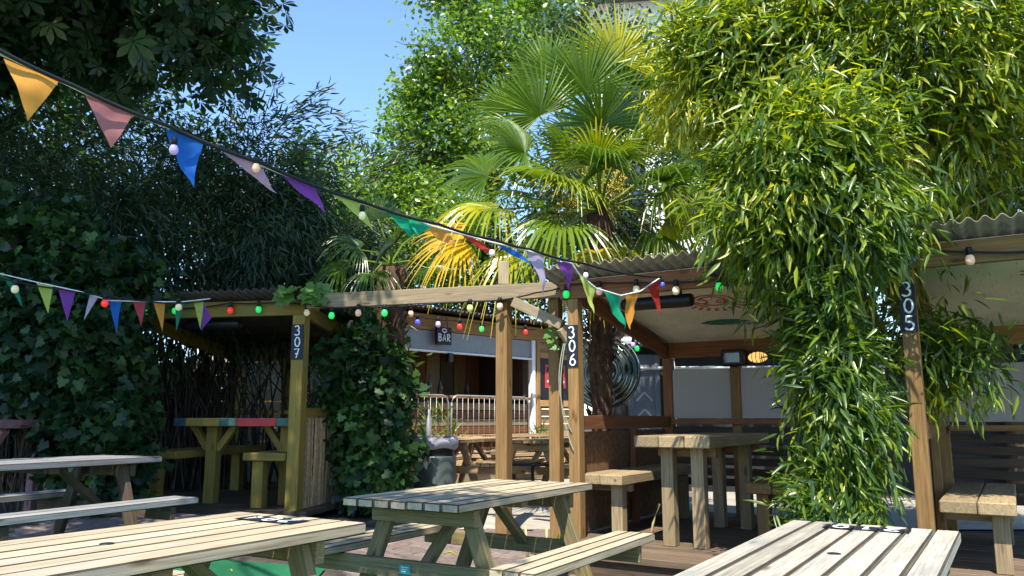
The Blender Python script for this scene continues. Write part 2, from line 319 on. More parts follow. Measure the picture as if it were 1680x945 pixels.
def in_ell(c, r, N, shell=.55):
    d = unit(rng.normal(size=(N, 3))); s = (shell + (1-shell)*rng.random(N))[:, None]
    return np.array(c)+d*s*np.array(r), d
def sprays(centers, out, n, ln, wd, spread=.6, droop=.6, radius=.12):
    """n leaves per spray, fanning out along `out` and drooping"""
    N = len(centers); P = np.repeat(centers, n, 0); O = np.repeat(unit(out), n, 0)
    off = rng.normal(size=(N*n, 3))*radius; P = P+off
    dr = O+rng.normal(size=(N*n, 3))*spread; dr[:, 2] -= droop
    nr = rng.normal(size=(N*n, 3))*.6+np.array([0, 0, .7])+O*.5
    k = rng.random(N*n)*.6+.65
    return P, unit(dr), nr, ln*k, wd*k*(.8+.4*rng.random(N*n))
def leaf_parts(parent, mat, tmpl, P, dr, nr, ln, wd, tint, name='leaf', nvar=6):
    """single leaves as objects of their own: a few shared meshes"""
    var = []
    for i in range(nvar):
        me = leaf_mesh(name, np.zeros((1, 3)), np.array([[1., 0, 0]]), np.array([[0., 0, 1]]), np.array([1.]), np.array([wd]), tmpl, np.array([tint[0]+(tint[1]-tint[0])*i/(nvar-1)]), mat); var.append(me)
    for i in range(len(P)):
        x = Vector(dr[i]).normalized(); y = Vector(nr[i]).cross(x).normalized(); z = x.cross(y)
        o = link(name, var[random.randrange(nvar)], None, parent); s = float(ln[i])
        o.matrix_local = Matrix.Translation(P[i]) @ Matrix((x, y, z)).transposed().to_4x4() @ Matrix.Scale(s, 4)

# ================================================================== SETTING
def ss(a, b, x):
    t = min(1, max(0, (x-a)/(b-a))); return t*t*(3-2*t)
def gz(x, y):                                    # the yard rises gently towards the shelters on the left and the bar court behind
    t = ss(-2.5, -.5, x); y0 = 4*(1-t)+5.4*t; y1 = 7.0*(1-t)+8.4*t
    return .18*ss(y0, y1, y)+.12*ss(6.4, 7.6, y)*(1-ss(-2.6, -1.6, x))
def sheet(name, x0, x1, y0, y1, nx, ny, mat, dz=0, kind='structure'):
    V = []; F = []
    for j in range(ny+1):
        for i in range(nx+1):
            x = x0+(x1-x0)*i/nx; y = y0+(y1-y0)*j/ny; V.append((x, y, gz(x, y)+dz))
    for j in range(ny):
        for i in range(nx): a = j*(nx+1)+i; F.append((a, a+1, a+nx+2, a+nx+1))
    o = mesh(name, V, F, mat, None, True); return tag(o, kind=kind)
sheet('ground', -60, 60, -30, 130, 120, 160, M['soil'], -.035)
def on_turf(x, y): return y < 4.3 or (x < -1.0-.5*(y-5.2) and y < 6.3)
V = []; F = []; nx, ny = 70, 62
for j in range(ny+1):
    for i in range(nx+1): V.append((-7+.2*i, -6+.2*j, gz(-7+.2*i, -6+.2*j)+.006))
for j in range(ny):
    for i in range(nx):
        if on_turf(-6.9+.2*i, -5.9+.2*j): a = j*(nx+1)+i; F.append((a, a+1, a+nx+2, a+nx+1))
tag(mesh('turf', V, F, M['turf'], None, True), kind='structure')
ANG = R(30)
ax = Vector((math.cos(ANG), -math.sin(ANG), 0)); ay = Vector((math.sin(ANG), math.cos(ANG), 0))
pav = sheet('brick_paving', -6.5, 6.5, 4.2, 7.75, 52, 30, M['soil'], -.012)
bricks = []
for i in range(-60, 60):
    for j in range(-20, 110):
        c = ax*((i+.5*(j % 2))*.21)+ay*(j*.106)
        if c.y < 7.7 and -4.2 < c.x < 3.2 and not on_turf(c.x-.12, c.y-.12):
            z = gz(c.x, c.y)+.004*random.random(); X, Y, _ = px_of((c.x, c.y, z))
            if -30 < X < 1710 and Y < 965: bricks.append((abs(X-850)/700+c.y*.16, c, z))
bricks.sort(key=lambda b: b[0])
bm_ = box_mesh(.206, .102, .05, M['brick'], .004)
RB = Matrix.Rotation(-ANG, 4, 'Z')
def lie(c):                                      # tilt that lays a brick on the sloping bed
    e = .05; nz = Vector((gz(c.x-e, c.y)-gz(c.x+e, c.y), gz(c.x, c.y-e)-gz(c.x, c.y+e), 2*e)).normalized(); return Vector((0, 0, 1)).rotation_difference(nz).to_matrix().to_4x4()
for _, c, z in bricks[:300]:
    o = link('brick', bm_, None, pav); o.matrix_local = Matrix.Translation((c.x, c.y, z-.02)) @ lie(c) @ RB @ Matrix.Rotation(random.gauss(0, .008), 4, 'X') @ Matrix.Rotation(random.gauss(0, .008), 4, 'Z')
V = []; F = []
tv = [v.co.copy() for v in bm_.vertices]; tp_ = [tuple(p.vertices) for p in bm_.polygons]
for _, c, z in bricks[300:]:
    mt = Matrix.Translation((c.x, c.y, z-.02)) @ lie(c) @ RB; o_ = len(V); V += [mt @ q for q in tv]; F += [tuple(i+o_ for i in f) for f in tp_]
tag(mesh('bricks', V, F, M['brick'], pav), kind='stuff')
sheet('court_paving', -1.0, 9, 7.75, 40, 40, 60, M['concrete'], .002)

# ================================================================== PICNIC TABLES
def picnic(name, loc, rz, Lg, W, H, n, top, leg, label, group='picnic tables', seat=.45, tilt=0, nb=2, hole=False, plaque=False, number=None, cat='picnic table', simple=False):
    t = empty(name, loc, rz, label, cat, group); t.rotation_euler = (tilt, 0, rz)
    bw = W/n; th = .045
    for i in range(n):                            # local x runs along the table
        y = -W/2+bw*(i+.5); e = random.uniform(-.006, .006)
        box('top_plank', Lg+e*2, bw-.009, th, top, t, (e, y, H-th/2+random.uniform(-.0015, .0015)), (random.gauss(0, .004), 0, 0), bev=.006, edge=M['edge_dirt_shade'])
    so_ = W/2+.30; sw = .27/nb
    for s in (-1, 1):
        for i in range(nb):
            box('seat_plank', Lg-.01, sw-.007, th, top, t, (random.uniform(-.006, .006), s*(so_-.135+sw*(i+.5)), seat-th/2), bev=.006, edge=M['edge_dirt_shade'])
    for e in (-1, 1):
        x = e*(Lg/2-.27)
        for s in (-1, 1): bar('leg', (x, s*(W/2-.13), H-th-.006), (x, s*(W/2+.14), .003), .095, .045, leg, t, (1, 0, 0))
        bar('top_bearer', (x+e*.046, -W/2+.04, H-th-.048), (x+e*.046, W/2-.04, H-th-.048), .045, .09, leg, t)
        bar('seat_bearer', (x+e*.046, -so_-.12, seat-th-.052), (x+e*.046, so_+.12, seat-th-.052), .045, .095, leg, t)
        bar('brace', (x+e*.02, 0, seat-th-.03), (x-e*.36, 0, H-th-.01), .07, .045, leg, t)
    if not simple: box('centre_batten', .07, W-.14, .04, leg, t, (0, 0, H-th-.021))
    if hole:
        h = lathe('parasol_hole', [(.0, .002), (.024, .002), (.026, -.02)], M['black'], t, 16, (0, 0, H+.0005))  # thin black disc paints the dark inside of the hole
    if plaque:
        p = box('plaque', .003, .075, .05, M['teal'], t, (-(Lg/2-.27)-.046-.026, plaque, seat-th-.05), bev=.001)
        for k in range(3): box('plaque_line', .001, .05-.01*k, .004, M['chalk'], p, (-.0022, .004*k, .012-.011*k), bev=0)
    if number:                                    # painted panel near the far end, read from the far side
        wdt = .1*len(number)+.03
        for i in range(n):
            y = -W/2+bw*(i+.5); lo = max(y-bw/2+.004, -wdt/2); hi = min(y+bw/2-.004, wdt/2)
            if hi-lo > .01: box('number_patch', .12, hi-lo, .0012, M['black'], t, (Lg/2-.16, (lo+hi)/2, H+.0042), bev=0)
        for k, ch in enumerate(number):
            glyph('digit', ch, .095, M['chalk'], t, frame(Vector((Lg/2-.16, wdt/2-.065-.1*k, H+.0058)), (0, -1, 0), (1, 0, 0)) @ Matrix.Rotation(math.pi, 4, 'Z') if False else frame(Vector((Lg/2-.16, -wdt/2+.065+.1*k, H+.0058)), (0, 1, 0), (-1, 0, 0)), .17)
    return t
def place(px, py, ztop, th, Lg, W):               # centre from the far right corner of the top
    p = G(px, py, ztop); a = Vector((math.sin(th), math.cos(th), 0)); b = Vector((math.cos(th), -math.sin(th), 0))
    c = p-a*Lg/2-b*W/2; return c, math.pi/2-th
def picnic_at(px, py, g, th, Lg, W, n, H=.74, **k):
    c, rz = place(px, py, g+H, R(th), Lg, W); return picnic('picnic_table', (c.x, c.y, g), rz, Lg, W, H, n, **k)
picnic_at(1578, 871, .0, 32, 1.75, .68, 7, top=M['pale2'], leg=M['leg'], label='pale weathered picnic table with a number patch reading 210, beside the bamboo', hole=True, number='210')
picnic_at(603, 857, .02, 31, 1.8, .78, 6, H=.75, top=M['pale'], leg=M['leg'], label='pale picnic table standing on the green turf, number patch reading 204', hole=True, number='204')
picnic_at(972, 793, .03, 31, 1.55, .78, 7, H=.74, top=M['pale'], leg=M['leg'], label='picnic table with a small teal plaque, standing on the brick paving', nb=3, plaque=.1)
picnic_at(267, 749, .16, 27, 1.65, .72, 6, top=M['grey'], leg=M['dark'], label='silver grey picnic table in the shade in front of the ivy and the yellow booth')

# ================================================================== SHELTERS
def corrugated(name, x0, x1, y0, z0, y1, z1, mat, parent, wl=.095, amp=.018, th=.006, seg=8):
    n = int((x1-x0)/wl*seg); V = []; F = []
    for top in (0, 1):
        for (y, z) in ((y0, z0), (y1, z1)):
            for i in range(n+1):
                x = x0+(x1-x0)*i/n; V.append((x, y, z+amp*math.sin(2*math.pi*i/seg)+top*th))
    m_ = n+1
    for i in range(n):
        F.append((i, m_+i, m_+i+1, i+1)); F.append((2*m_+i, 2*m_+i+1, 3*m_+i+1, 3*m_+i))
        F.append((i, i+1, 2*m_+i+1, 2*m_+i)); F.append((m_+i, 3*m_+i, 3*m_+i+1, m_+i+1))
    return mesh(name, V, F, mat, parent, True)
def number_board(parent, x, y, z, digits, pw):    # on the front face of a post, local front is -y
    b = box('number_board', pw+.004, .008, .36, M['black'], parent, (x, y-pw/2-.005, z), bev=.001)
    for k, ch in enumerate(digits):
        glyph('digit', ch, .1, M['chalk'], b, frame(Vector((random.uniform(-.006, .006), -.0062, .117-.117*k)), (1, .0, random.uniform(-.06, .06)), (0, 0, 1)), .125)
    return b
def shelter(name, org, rz, Wd, Dp, zf, z1, z2, tim, post, label, digits, pw=.1, rail=.95, ceil=True, roof='roofsheet', beamm=None, slat_back=True, zoff=.0, side='ply'):
    """org: front-left post, local x along the front, y to the back, zf deck level; z1/z2 underside of front/back beam"""
    beamm = beamm or tim
    t = empty(name, (org.x, org.y, zf), rz, label, 'shelter', 'numbered booth shelters')
    h1 = z1-zf; h2 = z2-zf; slope = (h2-h1)/Dp
    for (x, y, h) in ((0, 0, h1), (Wd, 0, h1), (0, Dp, h2), (Wd, Dp, h2), (Wd*.38, Dp, h2)):
        p = bar('post', (x, y, -.02), (x, y, h-.002), pw, pw, post if y == 0 or 0 < x < Wd else beamm, t)
    bar('front_beam', (-.12, -.02, h1+.08), (Wd+.12, -.02, h1+.08), .06, .16, beamm, t)
    bar('back_beam', (-.1, Dp, h2+.088), (Wd+.1, Dp, h2+.088), .06, .172, beamm, t)
    for x in (.0, Wd): bar('side_rafter', (x, .012, h1+.07), (x, Dp-.032, h2+.07), .05, .15, beamm, t)
    e0, e1 = -.25, Dp+.2
    zr = lambda y: h1+.205+slope*y
    corrugated('roof_sheet', -.28, Wd+.25, e0, zr(e0), e1, zr(e1), M[roof], t)
    if ceil:
        c = bar('ceiling_board', (Wd/2, .02, h1+.172), (Wd/2, Dp-.02, h2+.172), Wd-.06, .012, M['ceil'], t, bev=.001)
    return t, slope
# ---- booth 306
A306 = D(948, 874, 6.85); Z6 = .21
t306, sl306 = shelter('booth_shelter', A306, -R(32), 1.95, 2.2, Z6, 2.22, 1.84, M['brown'], M['orange'], 'open timber booth with number board 306 and stencilled ceiling', '306', beamm=M['brown'])
number_board(t306, 0, 0, 1.60, '306', .1)
def rails(t, Wd, Dp, h, matr, back=True, left=True, right=False):
    if left:
        bar('top_rail', (0, .055, h), (0, Dp-.055, h), .06, .12, matr, t)
        bar('side_post', (0, Dp*.55, 0), (0, Dp*.55, h-.062), .06, .07, matr, t)
        box('side_panel', .012, Dp-.12, h-.1, M['ply'], t, (-.045, Dp/2, (h-.1)/2+.02), bev=0)
    if right:
        bar('top_rail', (Wd, .055, h), (Wd, Dp-.055, h), .06, .12, matr, t)
        box('side_panel', .012, Dp-.12, h-.1, M['ply'], t, (Wd+.045, Dp/2, (h-.1)/2+.02), bev=0)
    if back:
        bar('top_rail', (.055, Dp-.06, h), (Wd-.055, Dp-.06, h), .14, .05, matr, t)
        for k in range(6): bar('back_slat', (.055, Dp-.035, h-.09-.105*k), (Wd-.055, Dp-.035, h-.09-.105*k), .02, .075, M['dark'], t)
rails(t306, 1.95, 2.2, .95, M['brown'])
def poly_panel(t, x0, x1, y, z0, z1): return box('polycarbonate_panel', x1-x0, .01, z1-z0, M['poly'], t, ((x0+x1)/2, y, (z0+z1)/2), bev=0)
poly_panel(t306, .06, .685, 2.17, .985, 1.50); poly_panel(t306, .797, 1.89, 2.17, .985, 1.50)
# stencils on the ceiling
def stencils(t, Wd, Dp, h1, h2, shift=0):
    par = [c for c in t.children if c.name.startswith('ceiling_board')][0]
    def put(nm, strokes, wd, mat, cx, cy, sx, sy):   # ceiling local: x along depth, y across
        V, F = ribbon(strokes, wd); mesh(nm, [(cx+v.y*sy, cy+v.x*sx, -.0085) for v in V], F, mat, par)
    st = [arc(0, 0, .3, .3, 20, 330, 18), arc(0, 0, .45, .42, 150, 420, 18), arc(.25, 0, .12, .14, 0, 300, 10), arc(-.15, .05, .1, .1, 0, 320, 10), [(-1.1, -.2), (-.8, .05), (-.5, -.1)], [(.5, -.2), (.8, .0), (1.3, -.1)], [(.5, -.35), (.9, -.2), (1.3, -.3)], [(.55, .2), (.9, .25), (1.2, .2)]]
    st += [[(.55*math.cos(R(a)), .5*math.sin(R(a))), (.75*math.cos(R(a)), .72*math.sin(R(a)))] for a in range(20, 170, 15)]
    put('red_stencil', st, .07, M['inkred'], -.25, .02-shift, .42, .42)
    V = []; F = []
    lf = [(-.5, 0), (-.3, .2), (0, .28), (.3, .2), (.5, 0), (.3, -.2), (0, -.28), (-.3, -.2)]
    mesh('green_stencil', [(.42+y*.35, .12-shift-x*.5, -.0085) for x, y in lf], [tuple(range(8))], M['inkgreen'], par)
    put('blue_stencil', [[(-.9+.1*k, .1), (-.85+.1*k, .35-.03*k)] for k in range(6)]+[[(-1.1, .25), (-.2, .0)]], .04, M['inkblue'], .42, .3-shift, .5, .5)
stencils(t306, 1.95, 2.2, 2, 1.6)
# ---- booth 305
B305 = D(1488, 470, 5.45); B305.z = 0
t305, _ = shelter('booth_shelter', B305, -R(32), 2.1, 2.2, .18, 2.22, 1.84, M['brown'], M['orange'], 'open timber booth with number board 305 beside the bamboo', '305', beamm=M['orange'])
number_board(t305, 0, 0, 1.78, '305', .1)
rails(t305, 2.1, 2.2, .93, M['orange']); poly_panel(t305, .06, .74, 2.17, .985, 1.50); poly_panel(t305, .855, 2.03, 2.17, .985, 1.50)
stencils(t305, 2.1, 2.2, 2, 1.6, .2)
# ---- booth 307
A307 = D(487, 700, 8.1); A307.z = 0
rz7 = -R(11); u7 = Vector((math.cos(rz7), math.sin(rz7), 0)); v7 = Vector((-math.sin(rz7), math.cos(rz7), 0)); W7 = 2.05
O307 = A307-u7*W7
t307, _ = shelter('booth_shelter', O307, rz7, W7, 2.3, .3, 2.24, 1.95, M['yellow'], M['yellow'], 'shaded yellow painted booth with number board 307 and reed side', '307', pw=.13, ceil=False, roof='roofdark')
number_board(t307, W7, 0, 1.66, '307', .13)
bar('top_rail', (W7, .07, .95), (W7, 2.2, .95), .07, .1, M['yellow'], t307); bar('top_rail', (.07, 2.24, .97), (W7-.07, 2.24, .97), .14, .06, M['yellow'], t307)
bar('corner_brace', (W7-.02, -.02, 1.62), (W7+.0, .0, 1.62), .05, .08, M['yellow'], t307)
for k in range(90):                               # reed screen on the right-hand side: canes one by one
    y = .1+2.05*k/90; r = random.uniform(.007, .011)
    key = ('reed', k % 7)
    if key not in _cache:
        V_, F_ = tube_data([(0, 0, 0), (random.gauss(0, .004), random.gauss(0, .004), .45), (0, 0, .9)], [.010, .009, .008], 5); me = bpy.data.meshes.new('cane'); me.from_pydata([tuple(q) for q in V_], [], F_); me.update(); me.materials.append(M['reed']); _cache[key] = me
    o = link('cane', _cache[key], None, t307); o.location = (W7+.04+random.gauss(0, .004), y, .0); o.rotation_euler = (random.gauss(0, .012), random.gauss(0, .01), 0); o.scale = (1.15, 1.15, 1)

# ================================================================== DECKS
def deck(name, org, rz, x0, x1, y0, y1, zf, mat, bw=.14, along='x'):
    t = empty(name, (org.x, org.y, 0), rz); tag(t, kind='structure')
    k = 0; y = y0
    while y < y1:
        box('deck_board', x1-x0, bw-.008, .05, mat, t, ((x0+x1)/2, y+bw/2, zf-.025+random.uniform(-.002, .001))); y += bw
    box('deck_edge', x1-x0-.04, .05, max(.08, zf-.03), M['dark'], t, ((x0+x1)/2, y0+.06, (zf-.06)/2))
    return t
deck('deck', A306, -R(32), -.1, 2.05, -.62, 2.4, Z6, M['deckwood']); deck('deck', B305, -R(32), -.1, 2.3, -.25, 2.4, .18, M['deckwood'])
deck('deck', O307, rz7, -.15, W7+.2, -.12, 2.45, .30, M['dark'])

# ================================================================== BOOTH FURNITURE
def bench(t_org, rz, zf, x0, y0, y1, flip, mat, label, h=.5, pw=.205, legs=((.12,), ), group='booth benches'):
    o = empty('bench', (t_org.x, t_org.y, zf), rz, label, 'bench', group); W = 2*pw
    for k in range(2): box('seat_plank', y1-y0, pw-.006, .085, mat, o, (x0+pw*(k+.5), (y0+y1)/2+random.uniform(-.01, .01), h-.0425), (0, 0, math.pi/2), bev=.008)
    lx = x0+W-.1 if not flip else x0+.1
    for y in (y0+.16, y1-.25): bar('leg', (lx, y, .001), (lx, y, h-.087), .1, .1, mat, o)
    for y in (y0+.27, y1-.36): bar('bearer', (x0+.02, y, h-.12), (x0+W-.02, y, h-.12), .07, .06, mat, o)
    return o
ORZ = -R(32)
bench(A306, ORZ, Z6, -.03, .06, 2.0, False, M['sleeper'], 'sleeper bench along the plywood side of booth 306', .52)
bench(A306, ORZ, Z6, 1.28, .48, 2.0, True, M['orange'], 'sleeper bench half hidden by the bamboo, right of the booth 306 table', .47)
bench(B305, ORZ, .18, .07, .14, 2.0, False, M['sleeper'], 'sleeper bench in booth 305 behind its number post', .47, .225)
def booth_table(org, rz, zf, x0, y0, y1, h, n, pw, mat, label):
    o = empty('booth_table', (org.x, org.y, zf), rz, label, 'table')
    for k in range(n): box('top_plank', y1-y0, pw-.006, .09, mat, o, (x0+pw*(k+.5), (y0+y1)/2+random.uniform(-.012, .012), h-.045), (0, 0, math.pi/2), bev=.008)
    for y in (y0+.22, y1-.25):
        for x in (x0+pw*n*.33, x0+pw*n*.73): bar('leg', (x, y, .001), (x, y, h-.092), .1, .1, mat, o)
        bar('bearer', (x0+.09, y+.09, h-.13), (x0+pw*n-.05, y+.09, h-.13), .06, .075, M['orange'], o)
    return o
booth_table(A306, ORZ, Z6, .60, -.18, 1.55, .85, 3, .205, M['sleeper'], 'heavy three plank sleeper table in booth 306')
# booth 307: olive-yellow table and benches
T7 = empty('booth_table', (O307.x, O307.y, .30), rz7, 'yellow booth table with red and dark green painted edge in booth 307', 'table')
bx0 = .55
for k in range(5): box('top_plank', 1.45, .135, .06, M['grey'], T7, (bx0+.75, .28+.14*k, .865+random.uniform(-.001, .001)))
for (a, b, mm) in ((.0, .14, 'bluepaint'), (.14, .33, 'yellow'), (.33, .53, 'yellow'), (.53, .73, 'greenpaint'), (.73, 1.18, 'redpaint'), (1.18, 1.5, 'greenpaint')):
    box('edge_board', b-a-.003, .03, .085, M[mm], T7, (bx0+(a+b)/2, .19, .855))
for x in (bx0+.34, bx0+1.2):
    bar('leg', (x, .42, .001), (x, .42, .83), .12, .12, M['yellow'], T7)
    for s in (-1, 1): bar('brace', (x+s*.055, .42, .56), (x+s*.25, .42, .825), .07, .07, M['yellow'], T7, (0, 1, 0))
def bench7(x0, x1, y0, y1, label, legs):
    o = empty('bench', (O307.x, O307.y, .30), rz7, label, 'bench', 'yellow benches of booth 307')
    for k in range(2): box('seat_plank', x1-x0, (y1-y0)/2-.006, .08, M['yellow'], o, ((x0+x1)/2, y0+(y1-y0)*(.25+.5*k), .51), bev=.008)
    for x, y in legs: bar('leg', (x, y, .001), (x, y, .468), .12, .12, M['yellow'], o)
bench7(.12, .62, .15, 2.1, 'long yellow bench at the open end of the booth 307 table', [(.34, .25), (.34, 1.9)])
bench7(1.48, 1.95, -.02, .9, 'short yellow bench behind the booth 307 post and reed screen', [(1.62, .1), (1.62, .8)])

# ================================================================== PERGOLA
pg = empty('pergola', (0, 0, 0), 0, 'bare timber pergola beam on posts linking booth 307 to booth 306', 'pergola')
bL = D(505, 497, 7.95); bR = D(1000, 474, 7.05); bL.z = bR.z = 2.36
bd = (bR-bL).normalized()
bar('beam', bL, bR, .05, .145, M['beam'], pg)
def on_beam(px): return PV(px, 500, bL, bR)
for px_, wdt in ((822, .12), (907, .105)):
    q = on_beam(px_); q += Vector((-bd.y, bd.x, 0))*.095; g = gz(q.x, q.y)
    bar('post', (q.x, q.y, g-.03), (q.x, q.y, 2.43), wdt, wdt*.9, M['orange'], pg, (math.sin(R(30)), math.cos(R(30)), 0))
q = on_beam(826); bar('post_stub', (q.x, q.y+.05, 2.44), (q.x, q.y+.05, 2.66), .1, .1, M['beam'], pg)
qa = D(842, 495, 7.15); qb = D(922, 533, 6.95); bar('brace', qa, qb, .05, .09, M['beam'], pg)
qa = D(921, 538, 6.95); qb = D(936, 562, 6.99); bar('brace', qa, qb, .05, .09, M['beam'], pg)

# ================================================================== BAR HUT AND COURT
BZ = .5
b0 = D(640, 620, 13.0); b1 = D(905, 620, 16.0); b0.z = b1.z = 0
brz = math.atan2(b1.y-b0.y, b1.x-b0.x); BL = (b1-b0).length
hut = empty('bar_hut', (b0.x, b0.y, BZ), brz, 'timber bar hut with grey shutter fascia and dark serving hatch', 'hut')
bw_ = BL
box('side_wall', .1, 3.0, 2.3, M['hutwood'], hut, (-.9, 1.6, 1.15)); 
box('side_wall', .1, 3.0, 2.3, M['dark'], hut, (3.4, 1.6, 1.15)); box('back_wall', 8.3, .05, 2.5, M['dark'], hut, (3.2, 3.1, 1.25)); box('ceiling', 8.3, 3.0, .04, M['hutwood'], hut, (3.2, 1.6, 2.32))
for k in range(12): bar('back_board', (-.85+.36*k, 1.25, .0), (-.85+.36*k, 1.25, 2.28), .02, .34, [M['sleeper'], M['brown'], M['orange'], M['dark']][(k*3) % 4], hut, (1, 0, 0))
bar('shutter_fascia', (-.9, .03, 2.02), (3.45, .03, 2.02), .08, .33, M['greypanel'], hut)
bar('shutter_lip', (-.9, -.03, 1.83), (3.45, -.03, 1.83), .05, .035, M['white'], hut)
bar('header_board', (-.9, .0, 2.33), (4.9, .0, 2.33), .06, .27, M['hutwood'], hut)
corrugated('roof_sheet', -1.1, 5.1, -.35, 2.52, 3.2, 2.75, M['roofdark'], hut, .1, .02)
bar('counter', (-.85, .15, 1.06), (3.4, .15, 1.06), .5, .05, M['orange'], hut)
for k in range(7): bar('counter_front_board', (-.85, .05, .06+.14*k), (3.4, .05, .06+.14*k), .025, .125, M['brown'] if k % 2 else M['sleeper'], hut)
bar('door_post', (3.5, .0, 0), (3.5, .0, 2.2), .1, .1, M['white'], hut); bar('door_post', (3.65, .0, 0), (3.65, .0, 2.2), .1, .09, M['hutwood'], hut)
for k in range(15): bar('cladding_board', (3.7, .05, .075+.145*k), (5.2, .05, .075+.145*k), .03, .132, M['court'] if k % 3 else M['sleeper'], hut)
bar('door_post', (4.85, -.03, 0), (4.85, -.03, 2.2), .1, .09, M['hutwood'], hut); bar('board_rail', (3.7, -.02, 1.92), (4.8, -.02, 1.92), .06, .1, M['hutwood'], hut); bar('board_rail', (3.7, -.02, .98), (4.8, -.02, .98), .06, .12, M['hutwood'], hut)
cb = box('notice_board', 1.05, .03, .84, M['black'], hut, (4.25, -.02, 1.455))
for k, x in enumerate((-.28, .1)):
    p = box('poster', .25, .004, .46, M['poster'], cb, (x, -.019, .06), bev=0)
    box('poster_panel', .16, .002, .1, M['black'], p, (0, -.0035, .13), bev=0)
    V, F = ribbon([[(-.25, 0), (.25, 0)], [(.02, .22), (.27, 0), (.02, -.22)]], .14); o = mesh('poster_arrow', [(v.x*.28, -.0035, v.y*.28-.1) for v in V], [f[::-1] for f in F], M['chalk'], p)
for k, (x, hgt, mm) in enumerate(((.15, .3, 'bottle'), (.3, .22, 'white'), (1.0, .34, 'bottle'), (1.25, .28, 'bottle'), (1.9, .25, 'black'))):
    b = lathe('bottle', [(0, 0), (.045, 0), (.045, hgt*.6), (.016, hgt*.8), (.016, hgt), (0, hgt)], M[mm], None, 12); b.matrix_world = hut.matrix_basis @ Matrix.Translation((x, .17, 1.086))
    tag(b, ['brown bottle on the bar counter nearest the ivy', 'white tub on the bar counter', 'tall brown bottle on the bar counter under the bar sign', 'second brown bottle on the bar counter under the bar sign', 'black bottle on the bar counter'][k], 'bottle', 'bottles on the bar counter')
tb = mesh('beer_tap', *tube_data([(0, 0, 0), (0, 0, .62)], .035, 10), M['tap']); tb.matrix_world = hut.matrix_basis @ Matrix.Translation((-.12, .17, 1.086)); tag(tb, 'pale teal upright tap column on the bar counter', 'tap')
bs = box('bar_sign', .34, .05, .3, M['black'], None); bs.matrix_world = hut.matrix_basis @ Matrix.Translation((1.05, -.12, 2.1)); tag(bs, 'small black sign reading BAR hung in front of the grey fascia', 'sign')
for k, ch in enumerate('BAR'): glyph('letter', ch, .13, M['chalk'], bs, frame(Vector((-.1+.1*k, -.0265, -.03)), (1, 0, 0), (0, 0, 1)), .16)
tubes('hanger', [([(-.1, 0, .15), (-.1, .06, .4)], .006), ([(.1, 0, .15), (.1, .06, .4)], .006)], M['cable'], bs)
V, F = ribbon([arc(0, 0, .05, .03, 0, 360, 10)], .02); mesh('motif', [(v.x, -.0265, v.y+.09) for v in V], [f for f in F], M['chalk'], bs)
sl_ = box('spotlight', .09, .12, .16, M['blackmetal'], None); sl_.matrix_world = hut.matrix_basis @ Matrix.Translation((1.25, -.06, 1.735)); tag(sl_, 'small black spotlight fixed under the grey bar fascia', 'spotlight')
# deck in front of the bar
bdk = box('bar_deck', 6.6, 1.7, .34, M['sleeper'], None); bdk.matrix_world = hut.matrix_basis @ Matrix.Translation((1.9, -.6+.2, -.172)); tag(bdk, kind='structure')
fl = box('bar_floor', 6.4, 2.6, .3, M['dark'], None); fl.matrix_world = hut.matrix_basis @ Matrix.Translation((1.9, 1.78, -.155)); tag(fl, kind='structure')
# crowd barrier
def barrier(x0, x1, y, label):
    t = empty('crowd_barrier', (0, 0, 0), 0, label, 'barrier', 'steel crowd barriers'); t.matrix_world = hut.matrix_basis
    h = 1.05
    def hoop(a, b): return [(a, y, .02), (a, y, h-.12), (a+.04, y, h-.03), (a+.12, y, h), (b-.12, y, h), (b-.04, y, h-.03), (b, y, h-.12), (b, y, .02)]
    tube('frame', hoop(x0, x1), .014, M['steel'], t, 8); tube('bottom_rail', [(x0, y, .15), (x1, y, .15)], .014, M['steel'], t, 6)
    n = int((x1-x0)/.12)
    for k in range(1, n): tube('upright', [(x0+(x1-x0)*k/n, y, .15), (x0+(x1-x0)*k/n, y, h)], .0045, M['steel'], t, 5)
barrier(-.95, .42, -.95, 'steel crowd barrier in front of the bar, partly behind the ivy'); barrier(.46, 2.3, -.98, 'steel crowd barrier in front of the bar, below the BAR sign')
# court tables
for (px_, y_, th, lab) in ((768, 11.2, 28, 'sunlit picnic table in the court next to the grey bin'), (905, 10.9, 35, 'sunlit picnic table in the court between the pergola posts'), (860, 14.0, 60, 'sunlit picnic table in the court near the hut notice board'), (700, 13.0, 66, 'sunlit picnic table in the court close to the crowd barrier')):
    q = D(px_, 750, y_); picnic('picnic_table', (q.x, q.y, gz(q.x, q.y)), math.pi/2-R(th), 1.6, .72, .74, 5, M['court'], M['court'], lab, 'picnic tables in the bar court', simple=True)
q = D(874, 780, 9.9)                              # metal cafe table leg
t = empty('cafe_table', (q.x, q.y, gz(q.x, q.y)+.002), 0, 'small dark round cafe table between the pergola posts', 'table')
lathe('table_top', [(0, .45), (.3, .45), (.3, .47), (0, .47)], M['blackmetal'], t, 24); lathe('stem', [(.02, .02), (.02, .45)], M['blackmetal'], t, 10); lathe('foot', [(0, .03), (.06, .03), (.16, .012), (.16, 0), (0, 0)], M['steel'], t, 20)
